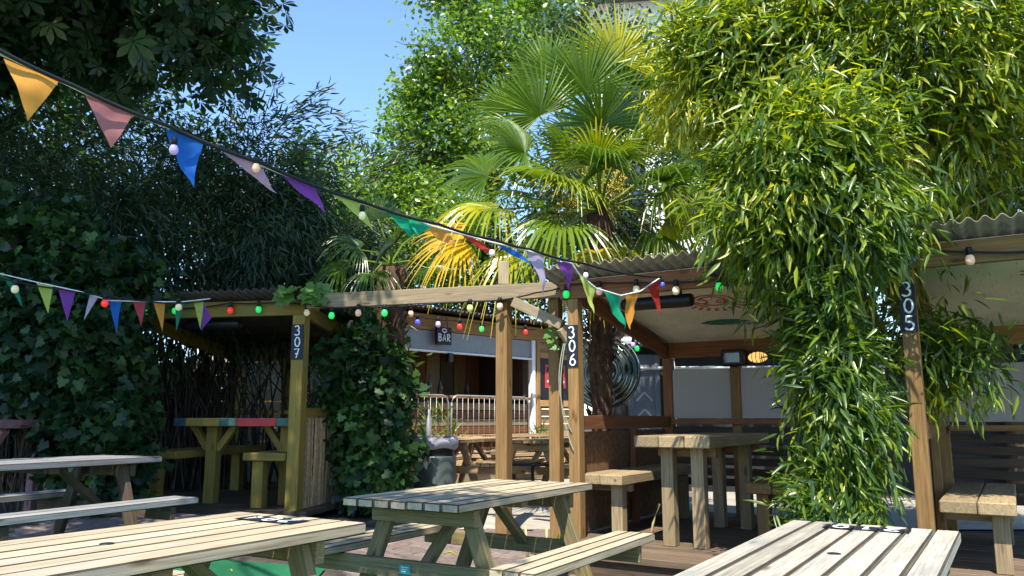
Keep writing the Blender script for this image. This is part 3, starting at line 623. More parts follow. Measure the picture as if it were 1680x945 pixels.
# bin
q = D(713, 790, 9.9); g = gz(q.x, q.y)
bn = empty('litter_bin', (q.x, q.y, g+.002), 0, 'round grey metal litter bin with a bag folded over its rim, by the ivy', 'bin')
lathe('body', [(0, 0), (.25, 0), (.25, .01), (.262, .55), (.262, .56), (.24, .56)], M['bin'], bn, 32); lathe('band', [(.24, .555), (.235, .60), (.235, .68), (.262, .69)], M['blackmetal'], bn, 32)
pf = []
V = []; F = []
for j, (r, z) in enumerate(((.235, .66), (.275, .65), (.282, .72), (.275, .77), (.255, .785), (.23, .76), (.1, .7))):
    for k in range(40): a = 2*math.pi*k/40; rr = r*(1+.02*math.sin(7*a+j)+.012*math.sin(13*a)); V.append((rr*math.cos(a), rr*math.sin(a), z+.012*math.sin(5*a+j*.7)))
for j in range(6):
    for k in range(40): F.append((j*40+k, j*40+(k+1) % 40, (j+1)*40+(k+1) % 40, (j+1)*40+k))
mesh('bin_bag', V, F, M['bag'], bn, True)
q2 = D(703, 700, 10.6); tag(lathe('ashtray_post', [(0, 0), (.04, 0), (.04, 1.0), (.02, 1.06), (.02, 1.12), (.0, 1.14)], M['steel'], None, 14, (q2.x, q2.y, gz(q2.x, q2.y)+.002)), 'slim steel ashtray post behind the grey bin', 'ashtray')

# dark building, door and disc behind booth 306
bw0 = D(985, 600, 11.6); bw1 = D(1950, 600, 10.4)
dk = empty('dark_building', (bw0.x, bw0.y, .18), math.atan2(bw1.y-bw0.y, bw1.x-bw0.x), 'low black painted building behind booths 306 and 305', 'building')
LB = (bw1-bw0).length
box('wall', LB, .2, 2.0, M['blackwall'], dk, (LB/2, .1, 1.0)); box('roof', LB+.3, 1.2, .06, M['blackmetal'], dk, (LB/2, .4, 2.04))
dr_ = box('door', .46, .05, 1.9, M['greydoor'], dk, (.62, -.03, .97))
for z in (.78, 1.02, 1.26):
    for s in (-1, 1): bar('moulding', (0, -.03, z-.97-.02*0+.12), (s*.11, -.03, z-.97), .02, .03, M['steel'], dr_)
    if z == 1.02:
        for s in (-1, 1): bar('moulding', (0, -.031, z-.97-.12), (s*.11, -.031, z-.97-.002), .02, .03, M['steel'], dr_)
for s in (-1, 1): bar('door_stile', (s*.18, -.03, -.94), (s*.18, -.03, .94), .015, .06, M['greydoor'], dr_, (1, 0, 0))
tube('downpipe', [(1.02, -.06, 0), (1.02, -.06, 2.0)], .045, M['drain'], dk, 10)
for x in (1.6, 2.3): 
    f_ = box('vent', .3, .02, .12, M['greypanel'], dk, (x, -.01, 1.62))
tube('gutter_pipe', [(.3, -.1, 1.72), (4.2, -.1, 1.72)], .022, M['drain'], dk, 8)
q = D(992, 612, 9.3)
ds = lathe('round_disc', [(0, .1), (.13, .09), (.17, .05), (.19, .09), (.22, .095), (.24, .05), (.26, .09), (.285, .085), (.3, .04), (.32, .075), (.345, .07), (.36, .02), (.385, .06), (.42, .05), (.43, 0), (.0, -.02)], plain('polished_dark_glass', (.13, .15, .135), .2, .9, var=.2, spec=.6), None, 48)
ds.location = q; ds.rotation_euler = (R(83), 0, R(-24)); tag(ds, 'big round ringed metal disc behind the palm trunk and booth 306', 'disc')
for a in (R(225), R(315)):
    pass
tube('stand', [(0, -.36, -.02), (0, -(q.z-gz(q.x, q.y))-.02, -.03)], .03, M['blackmetal'], ds, 8)
# pale house behind the palm, roofed house behind the trees
hs = D(1110, 300, 21); hs.z = 0
h1 = empty('white_house', (hs.x, hs.y, 0), R(-8), 'tall white rendered house far behind the palm', 'house')
box('wall', 7, 6, 13, M['houseW'], h1, (1.2, 3, 6.5), bev=0)
for z in (4.2, 7.4, 10.6):
    for x in (-1.3, .6, 2.6):
        wn = box('window', .95, .1, 1.7, M['glass'], h1, (x, -.03, z)); 
        for (a, b, c, d_) in ((-.5, 0, .06, 1.8), (.5, 0, .06, 1.8), (0, 0, .05, 1.7)): box('window_frame', c, .06, d_, M['white'], wn, (a, -.06, b))
        box('glazing_bar', .95, .05, .05, M['white'], wn, (0, -.06, 0)); box('sill', 1.2, .2, .08, M['white'], wn, (0, -.12, -.93))
rf = bar('roof', (-2.6, 3, 13.3), (5, 3, 13.3), 7.4, .6, M['slate'], h1)
for k in range(22): bar('railing_bar', (-2.2+.3*k, -.75, 3.0), (-2.2+.3*k, -.75, 3.95), .03, .03, M['white'], h1)
bar('railing', (-2.3, -.75, 3.97), (4.5, -.75, 3.97), .07, .06, M['white'], h1); box('balcony', 6.9, .8, .15, M['houseW'], h1, (1.1, -.41, 2.92))
q = D(500, 300, 26); h2_ = empty('roofed_house', (q.x, q.y, 0), R(20), 'brown tiled house roof showing above the trees', 'house')
zt = D(500, 262, 26).z
box('wall', 6, 5, zt-2.2, M['cream'], h2_, (0, 2.5, (zt-2.2)/2), bev=0)
mesh('roof', [(-3.4, -.5, zt-2.3), (3.4, -.5, zt-2.3), (3.4, 5.5, zt-2.3), (-3.4, 5.5, zt-2.3), (-2.6, 2.5, zt), (2.6, 2.5, zt)], [(0, 1, 5, 4), (1, 2, 5), (2, 3, 4, 5), (3, 0, 4), (3, 2, 1, 0)], M['slate'], h2_)
q = D(420, 600, 12.2)
wl = empty('pale_wall', (q.x, q.y, .25), R(-6), 'pale coursed wall seen through the stems behind booth 307', 'wall')
for j in range(9):
    for i in range(9): box('stone', .42, .12, .19, M['cream'] if (i*7+j*3) % 4 else M['houseW'], wl, (-1.9+.43*i+.21*(j % 2), 0, .1+.2*j), bev=.01)
q = D(20, 640, 12.5); box_w = box('pale_shed', 2.6, 1.2, 1.9, M['houseW'], None, (q.x-.6, q.y, .3+.95)); tag(box_w, 'pale shed glimpsed through the dark stems beside the pink table', 'shed')
bar('roof_slab', (-1.4, 0, .98), (1.4, 0, .98), 1.4, .06, M['slate'], box_w); box('door', .7, .04, 1.6, M['greydoor'], box_w, (.5, -.61, -.14))
# dark fence of brushwood behind booth 307 and the ivy
fa = D(-260, 600, 10.6); fb = D(366, 600, 10.5); lst = []
for k in range(760):
    tt = random.random() if k < 700 else random.uniform(1, 1.35); p = fa.lerp(fb, tt); p.z = gz(p.x, p.y)+.0; p.y += random.gauss(0, .05)
    lst.append(([p, p+Vector((random.gauss(0, .12), random.gauss(0, .05), 1.0)), p+Vector((random.gauss(0, .25), random.gauss(0, .08), random.uniform(1.6, 2.1)))], [.016, .013, .008]))
bf = tubes('brushwood_fence', lst, M['drystem'], None, 5); tag(bf, 'dark brushwood fence of thin upright stems behind the yellow booth', 'fence', kind='stuff')

# pink painted table at the far left
q = D(8, 720, 7.6); pt = empty('pink_table', (q.x-.55, q.y+.1, gz(q.x, q.y)+.002), R(-20), 'dull pink painted heavy table in the shade left of the ivy', 'table')
for k in range(3): box('top_plank', 1.5, .2, .08, M['pink'], pt, (0, -.2+.205*k, .84))
for x in (-.45, .35): bar('leg', (x, 0, .001), (x, 0, .795), .12, .12, M['pink'], pt); bar('brace', (x+.05, 0, .5), (x+.3, 0, .79), .08, .07, M['pink'], pt, (0, 1, 0))
q = D(75, 720, 7.9); pb = empty('pink_stool', (q.x, q.y, gz(q.x, q.y)+.002), R(-15), 'dull pink painted stool half behind the ivy', 'stool')
box('seat', .36, .4, .08, M['pink'], pb, (0, 0, .48)); 
for x in (-.1, .1): bar('leg', (x, 0, .001), (x, 0, .438), .08, .1, M['pink'], pb)

# ================================================================== HEATERS AND LAMPS ON THE BOOTHS
def hw(t, loc): return t.matrix_basis @ Vector(loc)
def heater(t, loc, label, Ln=.62):
    o = empty('bar_heater', hw(t, loc), t.rotation_euler.z, label, 'heater', 'black bar heaters under the booth roofs')
    V, F = tube_data([(-Ln/2, 0, 0), (-Ln/2+.02, 0, 0), (Ln/2-.02, 0, 0), (Ln/2, 0, 0)], [.045, .055, .055, .045], 12); h = mesh('housing', V, F, M['blackmetal'], o, True)
    for x in (-.2, .2): bar('bracket', (x, .0, .05), (x, .0, .11), .03, .03, M['blackmetal'], o)
heater(t306, (.72, .1, 2.08-.14), 'black bar heater under the front edge of the booth 306 ceiling'); heater(t307, (1.0, .1, 1.94-.06), 'black bar heater under the booth 307 roof')
fld = empty('floodlight', hw(t306, (.76, 2.07, 1.6)), ORZ, 'black floodlight box on the back beam of booth 306', 'lamp'); box('housing', .24, .12, .17, M['blackmetal'], fld, (0, 0, 0), bev=.015); box('glass', .16, .004, .1, M['glass'], fld, (0, -.063, 0))
bkl = empty('bulkhead_lamp', hw(t306, (1.0, 2.10, 1.6)), ORZ, 'caged amber bulkhead lamp beside the black floodlight', 'lamp')
V = [(.1*math.cos(a)*math.cos(b), -.07*math.sin(b)-.0, .055*math.sin(a)*math.cos(b)) for b in (0, R(35), R(65), R(85)) for a in [2*math.pi*k/16 for k in range(16)]]
mesh('amber_glass', V, [(j*16+k, j*16+(k+1) % 16, (j+1)*16+(k+1) % 16, (j+1)*16+k) for j in range(3) for k in range(16)], M['lamp'], bkl, True)
box('base', .24, .03, .15, M['blackmetal'], bkl, (0, .02, 0)); 
for k in range(-2, 3): tube('cage_wire', [(.04*k, 0, -.065), (.04*k, -.06, -.045), (.04*k, -.08, 0), (.04*k, -.06, .045), (.04*k, 0, .065)], .004, M['blackmetal'], bkl, 5)
prj = empty('projector_box', hw(t306, (1.35, -.09, 2.13)), ORZ, 'small black box fixed on the front beam of booth 306', 'box'); box('body', .24, .07, .09, M['blackmetal'], prj, bev=.012); lathe('lens', [(0, 0), (.028, 0), (.028, .02)], M['glass'], prj, 14, (.06, -.037, 0))
# garden hose hung beside post 306
q = hw(t306, (-.085, -.06, 1.3)); hl = []
for k in range(2):
    hl.append([q+Vector((.0-.07*math.sin(t_*math.pi*.8)+.1*t_*t_+.012*k, -.035-.015*k, .32-(.75+.15*k)*t_)) for t_ in [i/12 for i in range(13)]])
tag(tubes('garden_hose', [(h_, .005) for h_ in hl], M['hose'], None, 8), 'pale green hose hanging beside the 306 post', 'hose')

# ================================================================== BUNTING AND FESTOON LIGHTS
FL = {k: cloth('flag_'+k, c) for k, c in dict(orange=(.85, .38, .07), rose=(.52, .2, .2), blue=(.03, .17, .62), pink=(.62, .38, .5), purple=(.28, .08, .42), lime=(.55, .66, .14), green=(.02, .45, .24), red=(.72, .06, .05), lilac=(.6, .5, .68), dgreen=(.03, .27, .16), crimson=(.6, .09, .12)).items()}
def bunting(name, pa, pb, flags, cordpts, label, warp=.02):
    t = empty(name, (pa.x, pa.y, gz(pa.x, pa.y)), 0, label, 'bunting'); off = Vector(t.location)
    pts = [PV(x, y, pa, pb)-off for x, y in cordpts]; cs = []
    for i in range(len(pts)-1):
        for k in range(4): cs.append(pts[i].lerp(pts[i+1], k/4))
    cs.append(pts[-1]); tube('cord', cs, .0055, M['cord'], t, 6)
    nrm = Vector((pb.y-pa.y, pa.x-pb.x, 0)).normalized()
    for (c, a, b, tip) in flags:
        A, B, T = (PV(*q, pa, pb)-off for q in (a, b, tip)); n_ = 9; V = []; F = []; ph = random.random()*6; idx = {}
        for j in range(n_+1):
            for i in range(n_+1-j):
                s = i/n_; tt = j/n_; p = A*(1-s-tt)+B*s+T*tt
                q_ = p*7+Vector((ph*9, ph*5, ph)); p = p+nrm*(warp*(2.6*mnoise.noise(q_*.6)+1.2*mnoise.noise(q_*1.9))*(.15+1.2*tt+.4*s*(1-s))); idx[i, j] = len(V); V.append(p)
        for j in range(n_):
            for i in range(n_-j):
                F.append((idx[i, j], idx[i+1, j], idx[i, j+1]))
                if i+j < n_-1: F.append((idx[i+1, j], idx[i+1, j+1], idx[i, j+1]))
        mesh('pennant', V, F, FL[c], t, True)
    return t
ua = D(0, 90, 2.6); ub = D(1083, 458, 6.15)
upper = bunting('bunting', ua, ub, [('orange', (5, 96), (95, 135), (43, 200)), ('rose', (138, 154), (218, 188), (184, 242)), ('blue', (272, 210), (334, 234), (311, 310)), ('pink', (362, 246), (424, 268), (452, 319)), ('purple', (460, 285), (517, 305), (533, 350)), ('lime', (530, 306), (592, 335), (613, 381)),
    ('green', (627, 341), (692, 364), (676, 391)), ('green', (668, 356), (706, 372), (676, 391)), ('orange', (690, 364), (737, 380), (744, 408)), ('red', (755, 383), (794, 398), (815, 428)), ('blue', (810, 397), (848, 412), (872, 440)), ('lilac', (864, 412), (892, 421), (895, 485)), ('purple', (912, 428), (938, 432), (946, 477)),
    ('lime', (950, 452), (977, 471), (968, 516)), ('green', (989, 477), (1016, 484), (1025, 541)), ('orange', (1026, 482), (1048, 478), (1036, 541)), ('red', (1063, 471), (1081, 458), (1089, 519))],
    [(-60, 62), (0, 88), (95, 131), (138, 152), (218, 186), (334, 232), (460, 284), (592, 333), (706, 370), (800, 396), (864, 411), (938, 432), (952, 452), (978, 473), (1018, 485), (1050, 478), (1083, 456)], 'long bunting of coloured pennants reaching up from booth 306 with a white cord', .022)
la = D(0, 452, 6.6); lb = D(345, 492, 7.6)
bunting('bunting', la, lb, [('dgreen', (5, 454), (27, 462), (38, 505)), ('lime', (59, 462), (87, 470), (79, 515)), ('purple', (95, 472), (124, 478), (110, 528)), ('lilac', (148, 482), (161, 488), (137, 526)), ('blue', (178, 493), (199, 495), (191, 546)), ('crimson', (218, 495), (239, 495), (232, 536)), ('orange', (251, 495), (271, 496), (266, 545)), ('dgreen', (287, 496), (302, 496), (289, 544)), ('lime', (316, 492), (334, 493), (329, 540)), ('purple', (334, 497), (347, 521), (330, 543))],
    [(-70, 430), (0, 449), (60, 463), (130, 478), (180, 493), (240, 495), (300, 495), (345, 490)], 'short bunting of dim pennants strung to the booth 307 roof in front of the ivy', .012)
def socket_bulb(t, p, col, s=1.0, tilt=0):
    k = 'socket'
    if k not in _cache:
        o = lathe('socket', [(0, .0), (.018, 0), (.021, -.012), (.021, -.055), (0, -.056)], M['cable'], None, 12); _cache[k] = o.data; bpy.data.objects.remove(o)
    kb = 'bulb'+col
    if kb not in _cache:
        o = lathe('bulb', [(0, -.05), (.016, -.05), (.026, -.068), (.0305, -.088), (.026, -.108), (.014, -.119), (0, -.122)], BULB[col], None, 14); _cache[kb] = o.data; bpy.data.objects.remove(o)
    s_ = link('socket', _cache[k], None, t); s_.location = p; s_.scale = (s, s, s); s_.rotation_euler = (random.gauss(0, .08), tilt, 0)
    b_ = link('bulb', _cache[kb], None, s_); return s_
def festoon(name, runs, label, s=1.0):
    """runs: list of (plane a, plane b, cable pixels, bulbs [(px,py,colour)])"""
    p0 = runs[0][0]; t = empty(name, (p0.x, p0.y, gz(p0.x, p0.y)), 0, label, 'light string', 'festoon light strings'); off = Vector(t.location)
    for (a, b, cab, bulbs) in runs:
        pts = [PV(x, y, a, b)-off for x, y in cab]; cs = []
        for i in range(len(pts)-1):
            L_ = (pts[i+1]-pts[i]).length
            for k in range(6): tt = k/6; cs.append(pts[i].lerp(pts[i+1], tt)-Vector((0, 0, .02*L_*4*tt*(1-tt))))
        cs.append(pts[-1]); tube('cable', cs, .008*max(s, 1), M['cable'], t, 6)
        for (x, y, c) in bulbs:
            p = PV(x, y, a, b)-off; socket_bulb(t, p+Vector((0, 0, .088*s)), c, s)
    return t
n1 = Vector((0, -.035, 0))
festoon('festoon_lights', [(ua+n1, ub+n1, [(-60, 56), (0, 83), (120, 140), (272, 205), (430, 268), (600, 333), (720, 368), (810, 393), (870, 409), (957, 432), (1085, 455)], [(285, 246, 'violet'), (420, 276, 'peach'), (594, 354, 'cream'), (807, 415, 'white'), (961, 452, 'white'), (1087, 467, 'blue')])], 'festoon lights on a black cable running along the long bunting', .6)
bf0 = bL+Vector((0, -.06, 0)); bf1 = bR+Vector((0, -.06, 0))
f6a = hw(t306, (-.12, -.09, 2.1)); f6b = hw(t306, (2.1, -.09, 2.1)); f7a = hw(t307, (-.1, -.1, 2)); f7b = hw(t307, (W7+.1, -.1, 2))
festoon('festoon_lights', [(f7a, f7b, [(240, 497), (300, 506), (378, 497), (425, 497), (460, 495), (505, 499)], [(242, 511, 'green'), (286, 510, 'green'), (378, 510, 'red'), (424, 508, 'green'), (503, 513, 'cream')]),
    (bf0, bf1, [(505, 499), (545, 505), (600, 502), (631, 503), (720, 497), (771, 494), (822, 492), (880, 480), (930, 470), (955, 465)], [(544, 518, 'green'), (588, 514, 'peach'), (631, 514, 'green'), (771, 506, 'lime'), (820, 503, 'peach')])], 'festoon lights with green bulbs strung from booth 307 along the pergola beam')
festoon('festoon_lights', [(f6a, f6b, [(930, 466), (980, 463), (1044, 463), (1110, 463), (1180, 458), (1253, 452), (1300, 450)], [(929, 483, 'green'), (983, 478, 'peach'), (1044, 476, 'cream'), (1109, 477, 'cream'), (1180, 471, 'green'), (1252, 464, 'red')])], 'festoon lights pinned to the front beam of booth 306')
f5a = hw(t305, (-.12, -.09, 2.1)); f5b = hw(t305, (2.2, -.09, 2.1))
festoon('festoon_lights', [(f5a, f5b, [(1470, 408), (1510, 408), (1590, 413), (1700, 412), (1760, 405)], [(1495, 424, 'blue'), (1591, 427, 'peach'), (1720, 424, 'lime')])], 'festoon lights with a blue bulb pinned to the roof beam right of the bamboo')
lo = Vector((0, -.05, 0))
festoon('festoon_lights', [(la+lo, lb+lo, [(-60, 436), (25, 462), (100, 474), (172, 485), (240, 494), (290, 498), (345, 492)], [(25, 475, 'cream'), (172, 498, 'red'), (292, 504, 'cream')])], 'festoon lights running beside the short bunting in front of the ivy')
hb = lambda x: hut.matrix_basis @ Vector((x, -.45, 2.3))
festoon('festoon_lights', [(hb(-1), hb(4.5), [(655, 512), (685, 519), (719, 524), (754, 526), (790, 530), (830, 534), (880, 541)], [(674, 515, 'peach'), (685, 529, 'blue'), (719, 533, 'violet'), (754, 536, 'red'), (790, 540, 'green'), (862, 545, 'red')])], 'festoon lights hung along the bar hut fascia', 1.5)
db = lambda x: dk.matrix_basis @ Vector((x, -.25, 1.5))
festoon('festoon_lights', [(db(0), db(4), [(1010, 560), (1040, 566), (1080, 566), (1120, 578), (1180, 572), (1250, 570)], [(1039, 566, 'violet'), (1045, 572, 'green'), (1066, 568, 'cream'), (1128, 582, 'violet'), (1150, 575, 'lime')])], 'festoon lights across the black building behind booth 306', 1.2)

# ================================================================== VEGETATION
def limb(p, q, r0, r1, wob=.08, k=6):
    p = Vector(p); q = Vector(q); L_ = (q-p).length; pts = []
    for i in range(k+1):
        t = i/k; pts.append(p.lerp(q, t)+Vector((random.gauss(0, wob*L_*.2), random.gauss(0, wob*L_*.2), .12*L_*math.sin(math.pi*t)*wob*5))*(1 if 0 < i < k else 0))
    return pts, [r0+(r1-r0)*i/k for i in range(k+1)]
def foliage(clouds, n_per, ln, wd, tmpl, mat, tint, spread, droop, radius, shell=.5, outz=0.0, name='crown'):
    """clouds: (centre, radii, sprays); leaves gathered in sprays, sprays gathered in uneven lumps"""
    Ps = []
    for (c, r, ns, *bo) in clouds:
        nl = max(4, ns//20); lc, lo_ = in_ell(c, r, nl, shell); idx = rng.integers(0, nl, ns)
        sz = np.mean(r)*.17
        cen = lc[idx]+rng.normal(size=(ns, 3))*sz; out = lo_[idx]+rng.normal(size=(ns, 3))*.35; out[:, 2] += outz
        lump = rng.normal(size=nl)*.16
        P, d_, n_, l_, w_ = sprays(cen, out, n_per, ln, wd, spread, droop, radius)
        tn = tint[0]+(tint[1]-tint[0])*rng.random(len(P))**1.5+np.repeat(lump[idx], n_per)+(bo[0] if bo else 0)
        Ps.append((P, d_, n_, l_, w_, tn))
    P, d_, n_, l_, w_, tn = (np.concatenate([q[i] for q in Ps]) for i in range(6))
    keep = P[:, 2] > .22
    return leaf_mesh(name, P[keep], d_[keep], n_[keep], l_[keep], w_[keep], tmpl, tn[keep], mat)
def shift(me, off):
    me.transform(Matrix.Translation(-Vector(off))); return me
def plant(name, base, label, cat, group=None): return empty(name, base, 0, label, cat, group)

# ---- sunlit bamboo between booths 306 and 305
bb = Vector((2.33, 5.5, gz(2.33, 5.5)-.02))
bt = plant('bamboo', bb, 'tall sunlit bamboo clump spilling over the roofs between booths 306 and 305', 'bamboo')
for k in range(16):
    tp = Vector((random.uniform(-.9, 2.0), random.uniform(-.3, 1.1), random.uniform(3.0, 4.4))); s_ = Vector((random.uniform(-.12, .12), random.uniform(-.1, .1), .0))
    pts = [s_.lerp(Vector((tp.x*t_**2.2, tp.y*t_**2.2, tp.z*math.sin(t_*1.45))), 1) + s_*(1-t_) for t_ in [i/9 for i in range(10)]]
    tube('culm', pts, [.016-.011*i/9 for i in range(10)], M['culm'], bt, 7)
CL = [((3.2, 6.0, 4.0), (1.7, 1.1, 1.4), 2300, .12), ((2.0, 5.9, 4.0), (.62, .7, .95), 640, .25), ((1.52, 6.0, 3.95), (.33, .5, .75), 330, .3), ((2.06, 5.3, 2.8), (.6, .5, .8), 820, -.02), ((1.72, 5.25, 2.75), (.28, .3, .4), 170, .1), ((2.1, 5.25, 1.45), (.13, .28, .8), 430, -.14), ((2.02, 5.12, .6), (.16, .2, .28), 140, -.14), ((2.95, 5.75, 1.75), (.3, .2, .6), 75, -.15), ((3.25, 5.6, 1.7), (.25, .2, .45), 35, -.1), ((3.7, 6.7, 3.4), (1.3, .9, .9), 700, -.1)]  # last value: sunlight painted yellower on upper clouds, shade duller on lower
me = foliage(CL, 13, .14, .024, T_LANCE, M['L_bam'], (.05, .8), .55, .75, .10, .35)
o = link('foliage', shift(me, bb), None, bt); tag(o, kind='stuff')
def surf_leaves(parent, base, spots, N, ln, mat, tmpl, wdr, tint, droop=1.0, name='leaf', nvar=6, face=.9):
    P = []; dd = []; nn = []
    for i in range(N):
        c, r = spots[i % len(spots)]; d_ = Vector((random.gauss(0, .8), -abs(random.gauss(.6, .5)), random.gauss(0, .6))).normalized()
        p = Vector(c)+Vector((d_.x*r[0], d_.y*r[1], d_.z*r[2]))*random.uniform(.95, 1.12)
        if p.z < .3: p.z = .3+random.random()*.2
        P.append(p-Vector(base)); q = Vector((random.gauss(0, .45)+d_.x*.4, random.gauss(-.25, .25), -droop*random.uniform(.3, 1.1))); dd.append(q); nn.append(Vector((random.gauss(0, .4), -face, .6+random.gauss(0, .25))))
    leaf_parts(parent, mat, tmpl, P, dd, nn, [ln*random.uniform(.75, 1.25) for _ in range(N)], wdr, tint, name, nvar)
surf_leaves(bt, bb, [q_[:2] for q_ in (CL[3], CL[3], CL[5], CL[4], CL[6])], 260, .15, M['L_bam'], T_LANCE, .17, (.25, .85))

# ---- dark bamboo on the left, with sprays against the sky
lb0 = Vector((-4.2, 10.9, gz(-4.2, 10.9)-.02)); lt = plant('bamboo', lb0, 'dense dark bamboo thicket in shade behind booth 307', 'bamboo')
for k in range(14):
    tp = Vector((random.uniform(-2, 2.2), random.uniform(-.5, .6), random.uniform(3.5, 5.0)))
    tube('culm', [Vector((random.uniform(-.4, .4)*(1-t_)+tp.x*t_**1.6, tp.y*t_**2, tp.z*math.sin(t_*1.5))) for t_ in [i/8 for i in range(9)]], [.018-.012*i/8 for i in range(9)], M['culm'], lt, 6)
CL2 = [((-4.3, 10.4, 3.6), (2.2, 1.1, 1.6), 2600), ((-6.9, 9.6, 3.9), (1.9, 1.1, 2.1), 1700), ((-2.4, 10.8, 3.2), (.95, .7, 1.2), 750), ((-5.3, 9.3, 3.3), (1.2, .6, .9), 700), ((-3.2, 9.9, 3.5), (.7, .5, .9), 420)]
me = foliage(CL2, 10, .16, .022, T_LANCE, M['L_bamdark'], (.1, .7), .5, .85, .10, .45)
tag(link('foliage', shift(me, lb0), None, lt), kind='stuff')
# arching tips
Ps = []
tips = []
for (x0, y0, x1, y1, yy) in ((420, 260, 455, 135, 10.2), (430, 250, 570, 190, 10.0), (440, 240, 540, 150, 10.3), (470, 270, 585, 215, 10.1), (380, 280, 410, 160, 10.4), (560, 320, 590, 235, 10.6), (600, 330, 650, 265, 11), (430, 255, 520, 175, 10.1), (500, 300, 560, 240, 10.4), (400, 270, 470, 190, 10.2), (580, 330, 620, 250, 10.8)):
    a = D(x0, y0, yy)-lb0; b = D(x1, y1, yy)-lb0; pts = [a.lerp(b, t_)+Vector((0, 0, .22*math.sin(math.pi*t_))) for t_ in [i/8 for i in range(9)]]; tips.append((pts, [.008-.0005*i for i in range(9)]))
    for i in range(2, 9):
        for k in range(7): Ps.append((pts[i]+Vector((random.gauss(0, .09), random.gauss(0, .09), random.gauss(0, .05))), (b-a).normalized()+Vector((random.gauss(0, .4), random.gauss(0, .4), -.45+random.gauss(0, .3)))))
tag(tubes('arching_tip', tips, M['culm'], lt, 5), kind='stuff')
P = np.array([tuple(p) for p, _ in Ps]); d_ = np.array([tuple(q) for _, q in Ps]); N = len(P)
tag(link('tip_leaves', leaf_mesh('tip_leaves', P, d_, rng.normal(size=(N, 3)), .13+.06*rng.random(N), .024, T_LANCE, rng.random(N)*.5, M['L_bamdark']), None, lt), kind='stuff')

# ---- ivy
def ivy(base, clouds, label, nparts, spots, tint=(.0, .5), wood=None):
    t = plant('ivy', base, label, 'ivy', 'ivy growing over the booth sides')
    me = foliage(clouds, 9, .095, .09, T_IVY, M['L_ivy'], tint, .7, .9, .12, .55, name='foliage'); tag(link('foliage', shift(me, base), None, t), kind='stuff')
    ls = []
    for c, r, _ in clouds:
        for k in range(10):
            a = Vector((c[0]+random.uniform(-.6, .6)*r[0], c[1]+random.uniform(-.2, .4)*r[1], base.z)); b = Vector((c[0]+random.uniform(-.9, .9)*r[0], c[1]+random.uniform(-.5, .5)*r[1], c[2]+random.uniform(-.3, .9)*r[2])); pts, rr = limb(a-base, b-base, .014, .005, .3); ls.append((pts, rr))
    tubes('stems', ls, M['bark'], t, 5)
    surf_leaves(t, base, spots, nparts, .115, M['L_ivy'], T_IVY, .95, (.25, .95), 1.0, 'ivy_leaf', 6, 1.1); return t
IL = [((-4.55, 7.9, 2.05), (.8, .3, .9), 900), ((-3.95, 7.75, .9), (.3, .25, .6), 330), ((-5.0, 8.0, 2.6), (.8, .3, .8), 260)]
ivy(Vector((-4.2, 7.7, gz(-4.2, 7.7))), IL, 'dark ivy curtain in shade left of booth 307', 220, [(c, r) for c, r, _ in IL])
IC = [((-1.66, 8.95, 1.6), (.34, .3, .75), 420), ((-1.48, 8.85, 1.0), (.22, .3, .6), 300), ((-1.5, 8.8, .5), (.34, .3, .3), 150)]
ivy(Vector((-1.5, 8.95, gz(-1.5, 8.95))), IC, 'ivy climbing the palm trunk beside the reed screen and the bin', 190, [(c, r) for c, r, _ in IC], (.1, .75))
q = D(500, 482, 7.9); IT = [((q.x, q.y, q.z), (.22, .12, .1), 14)]
it = plant('ivy_sprig', q-Vector((0, 0, .1)), 'fresh green ivy sprig lying on the booth 307 roof end', 'ivy'); surf_leaves(it, q-Vector((0, 0, .1)), [(q, (.2, .1, .08))], 22, .15, M['L_ivy'], T_IVY, .95, (.9, 1), .4, 'ivy_leaf'); tube('stem', [(-.2, 0, 0), (0, .02, .08), (.25, 0, .07)], .008, M['bark'], it, 6)
q = D(915, 548, 7.1); iv = plant('vine_sprig', q, 'small bright vine sprig hanging by the pergola braces', 'vine'); surf_leaves(iv, q, [(q, (.1, .08, .13))], 22, .07, M['L_ivy'], T_IVY, .95, (.9, 1), .6, 'vine_leaf'); tube('stem', [(-.1, 0, .16), (0, 0, .05), (.06, 0, -.15)], .005, M['bark'], iv, 5)

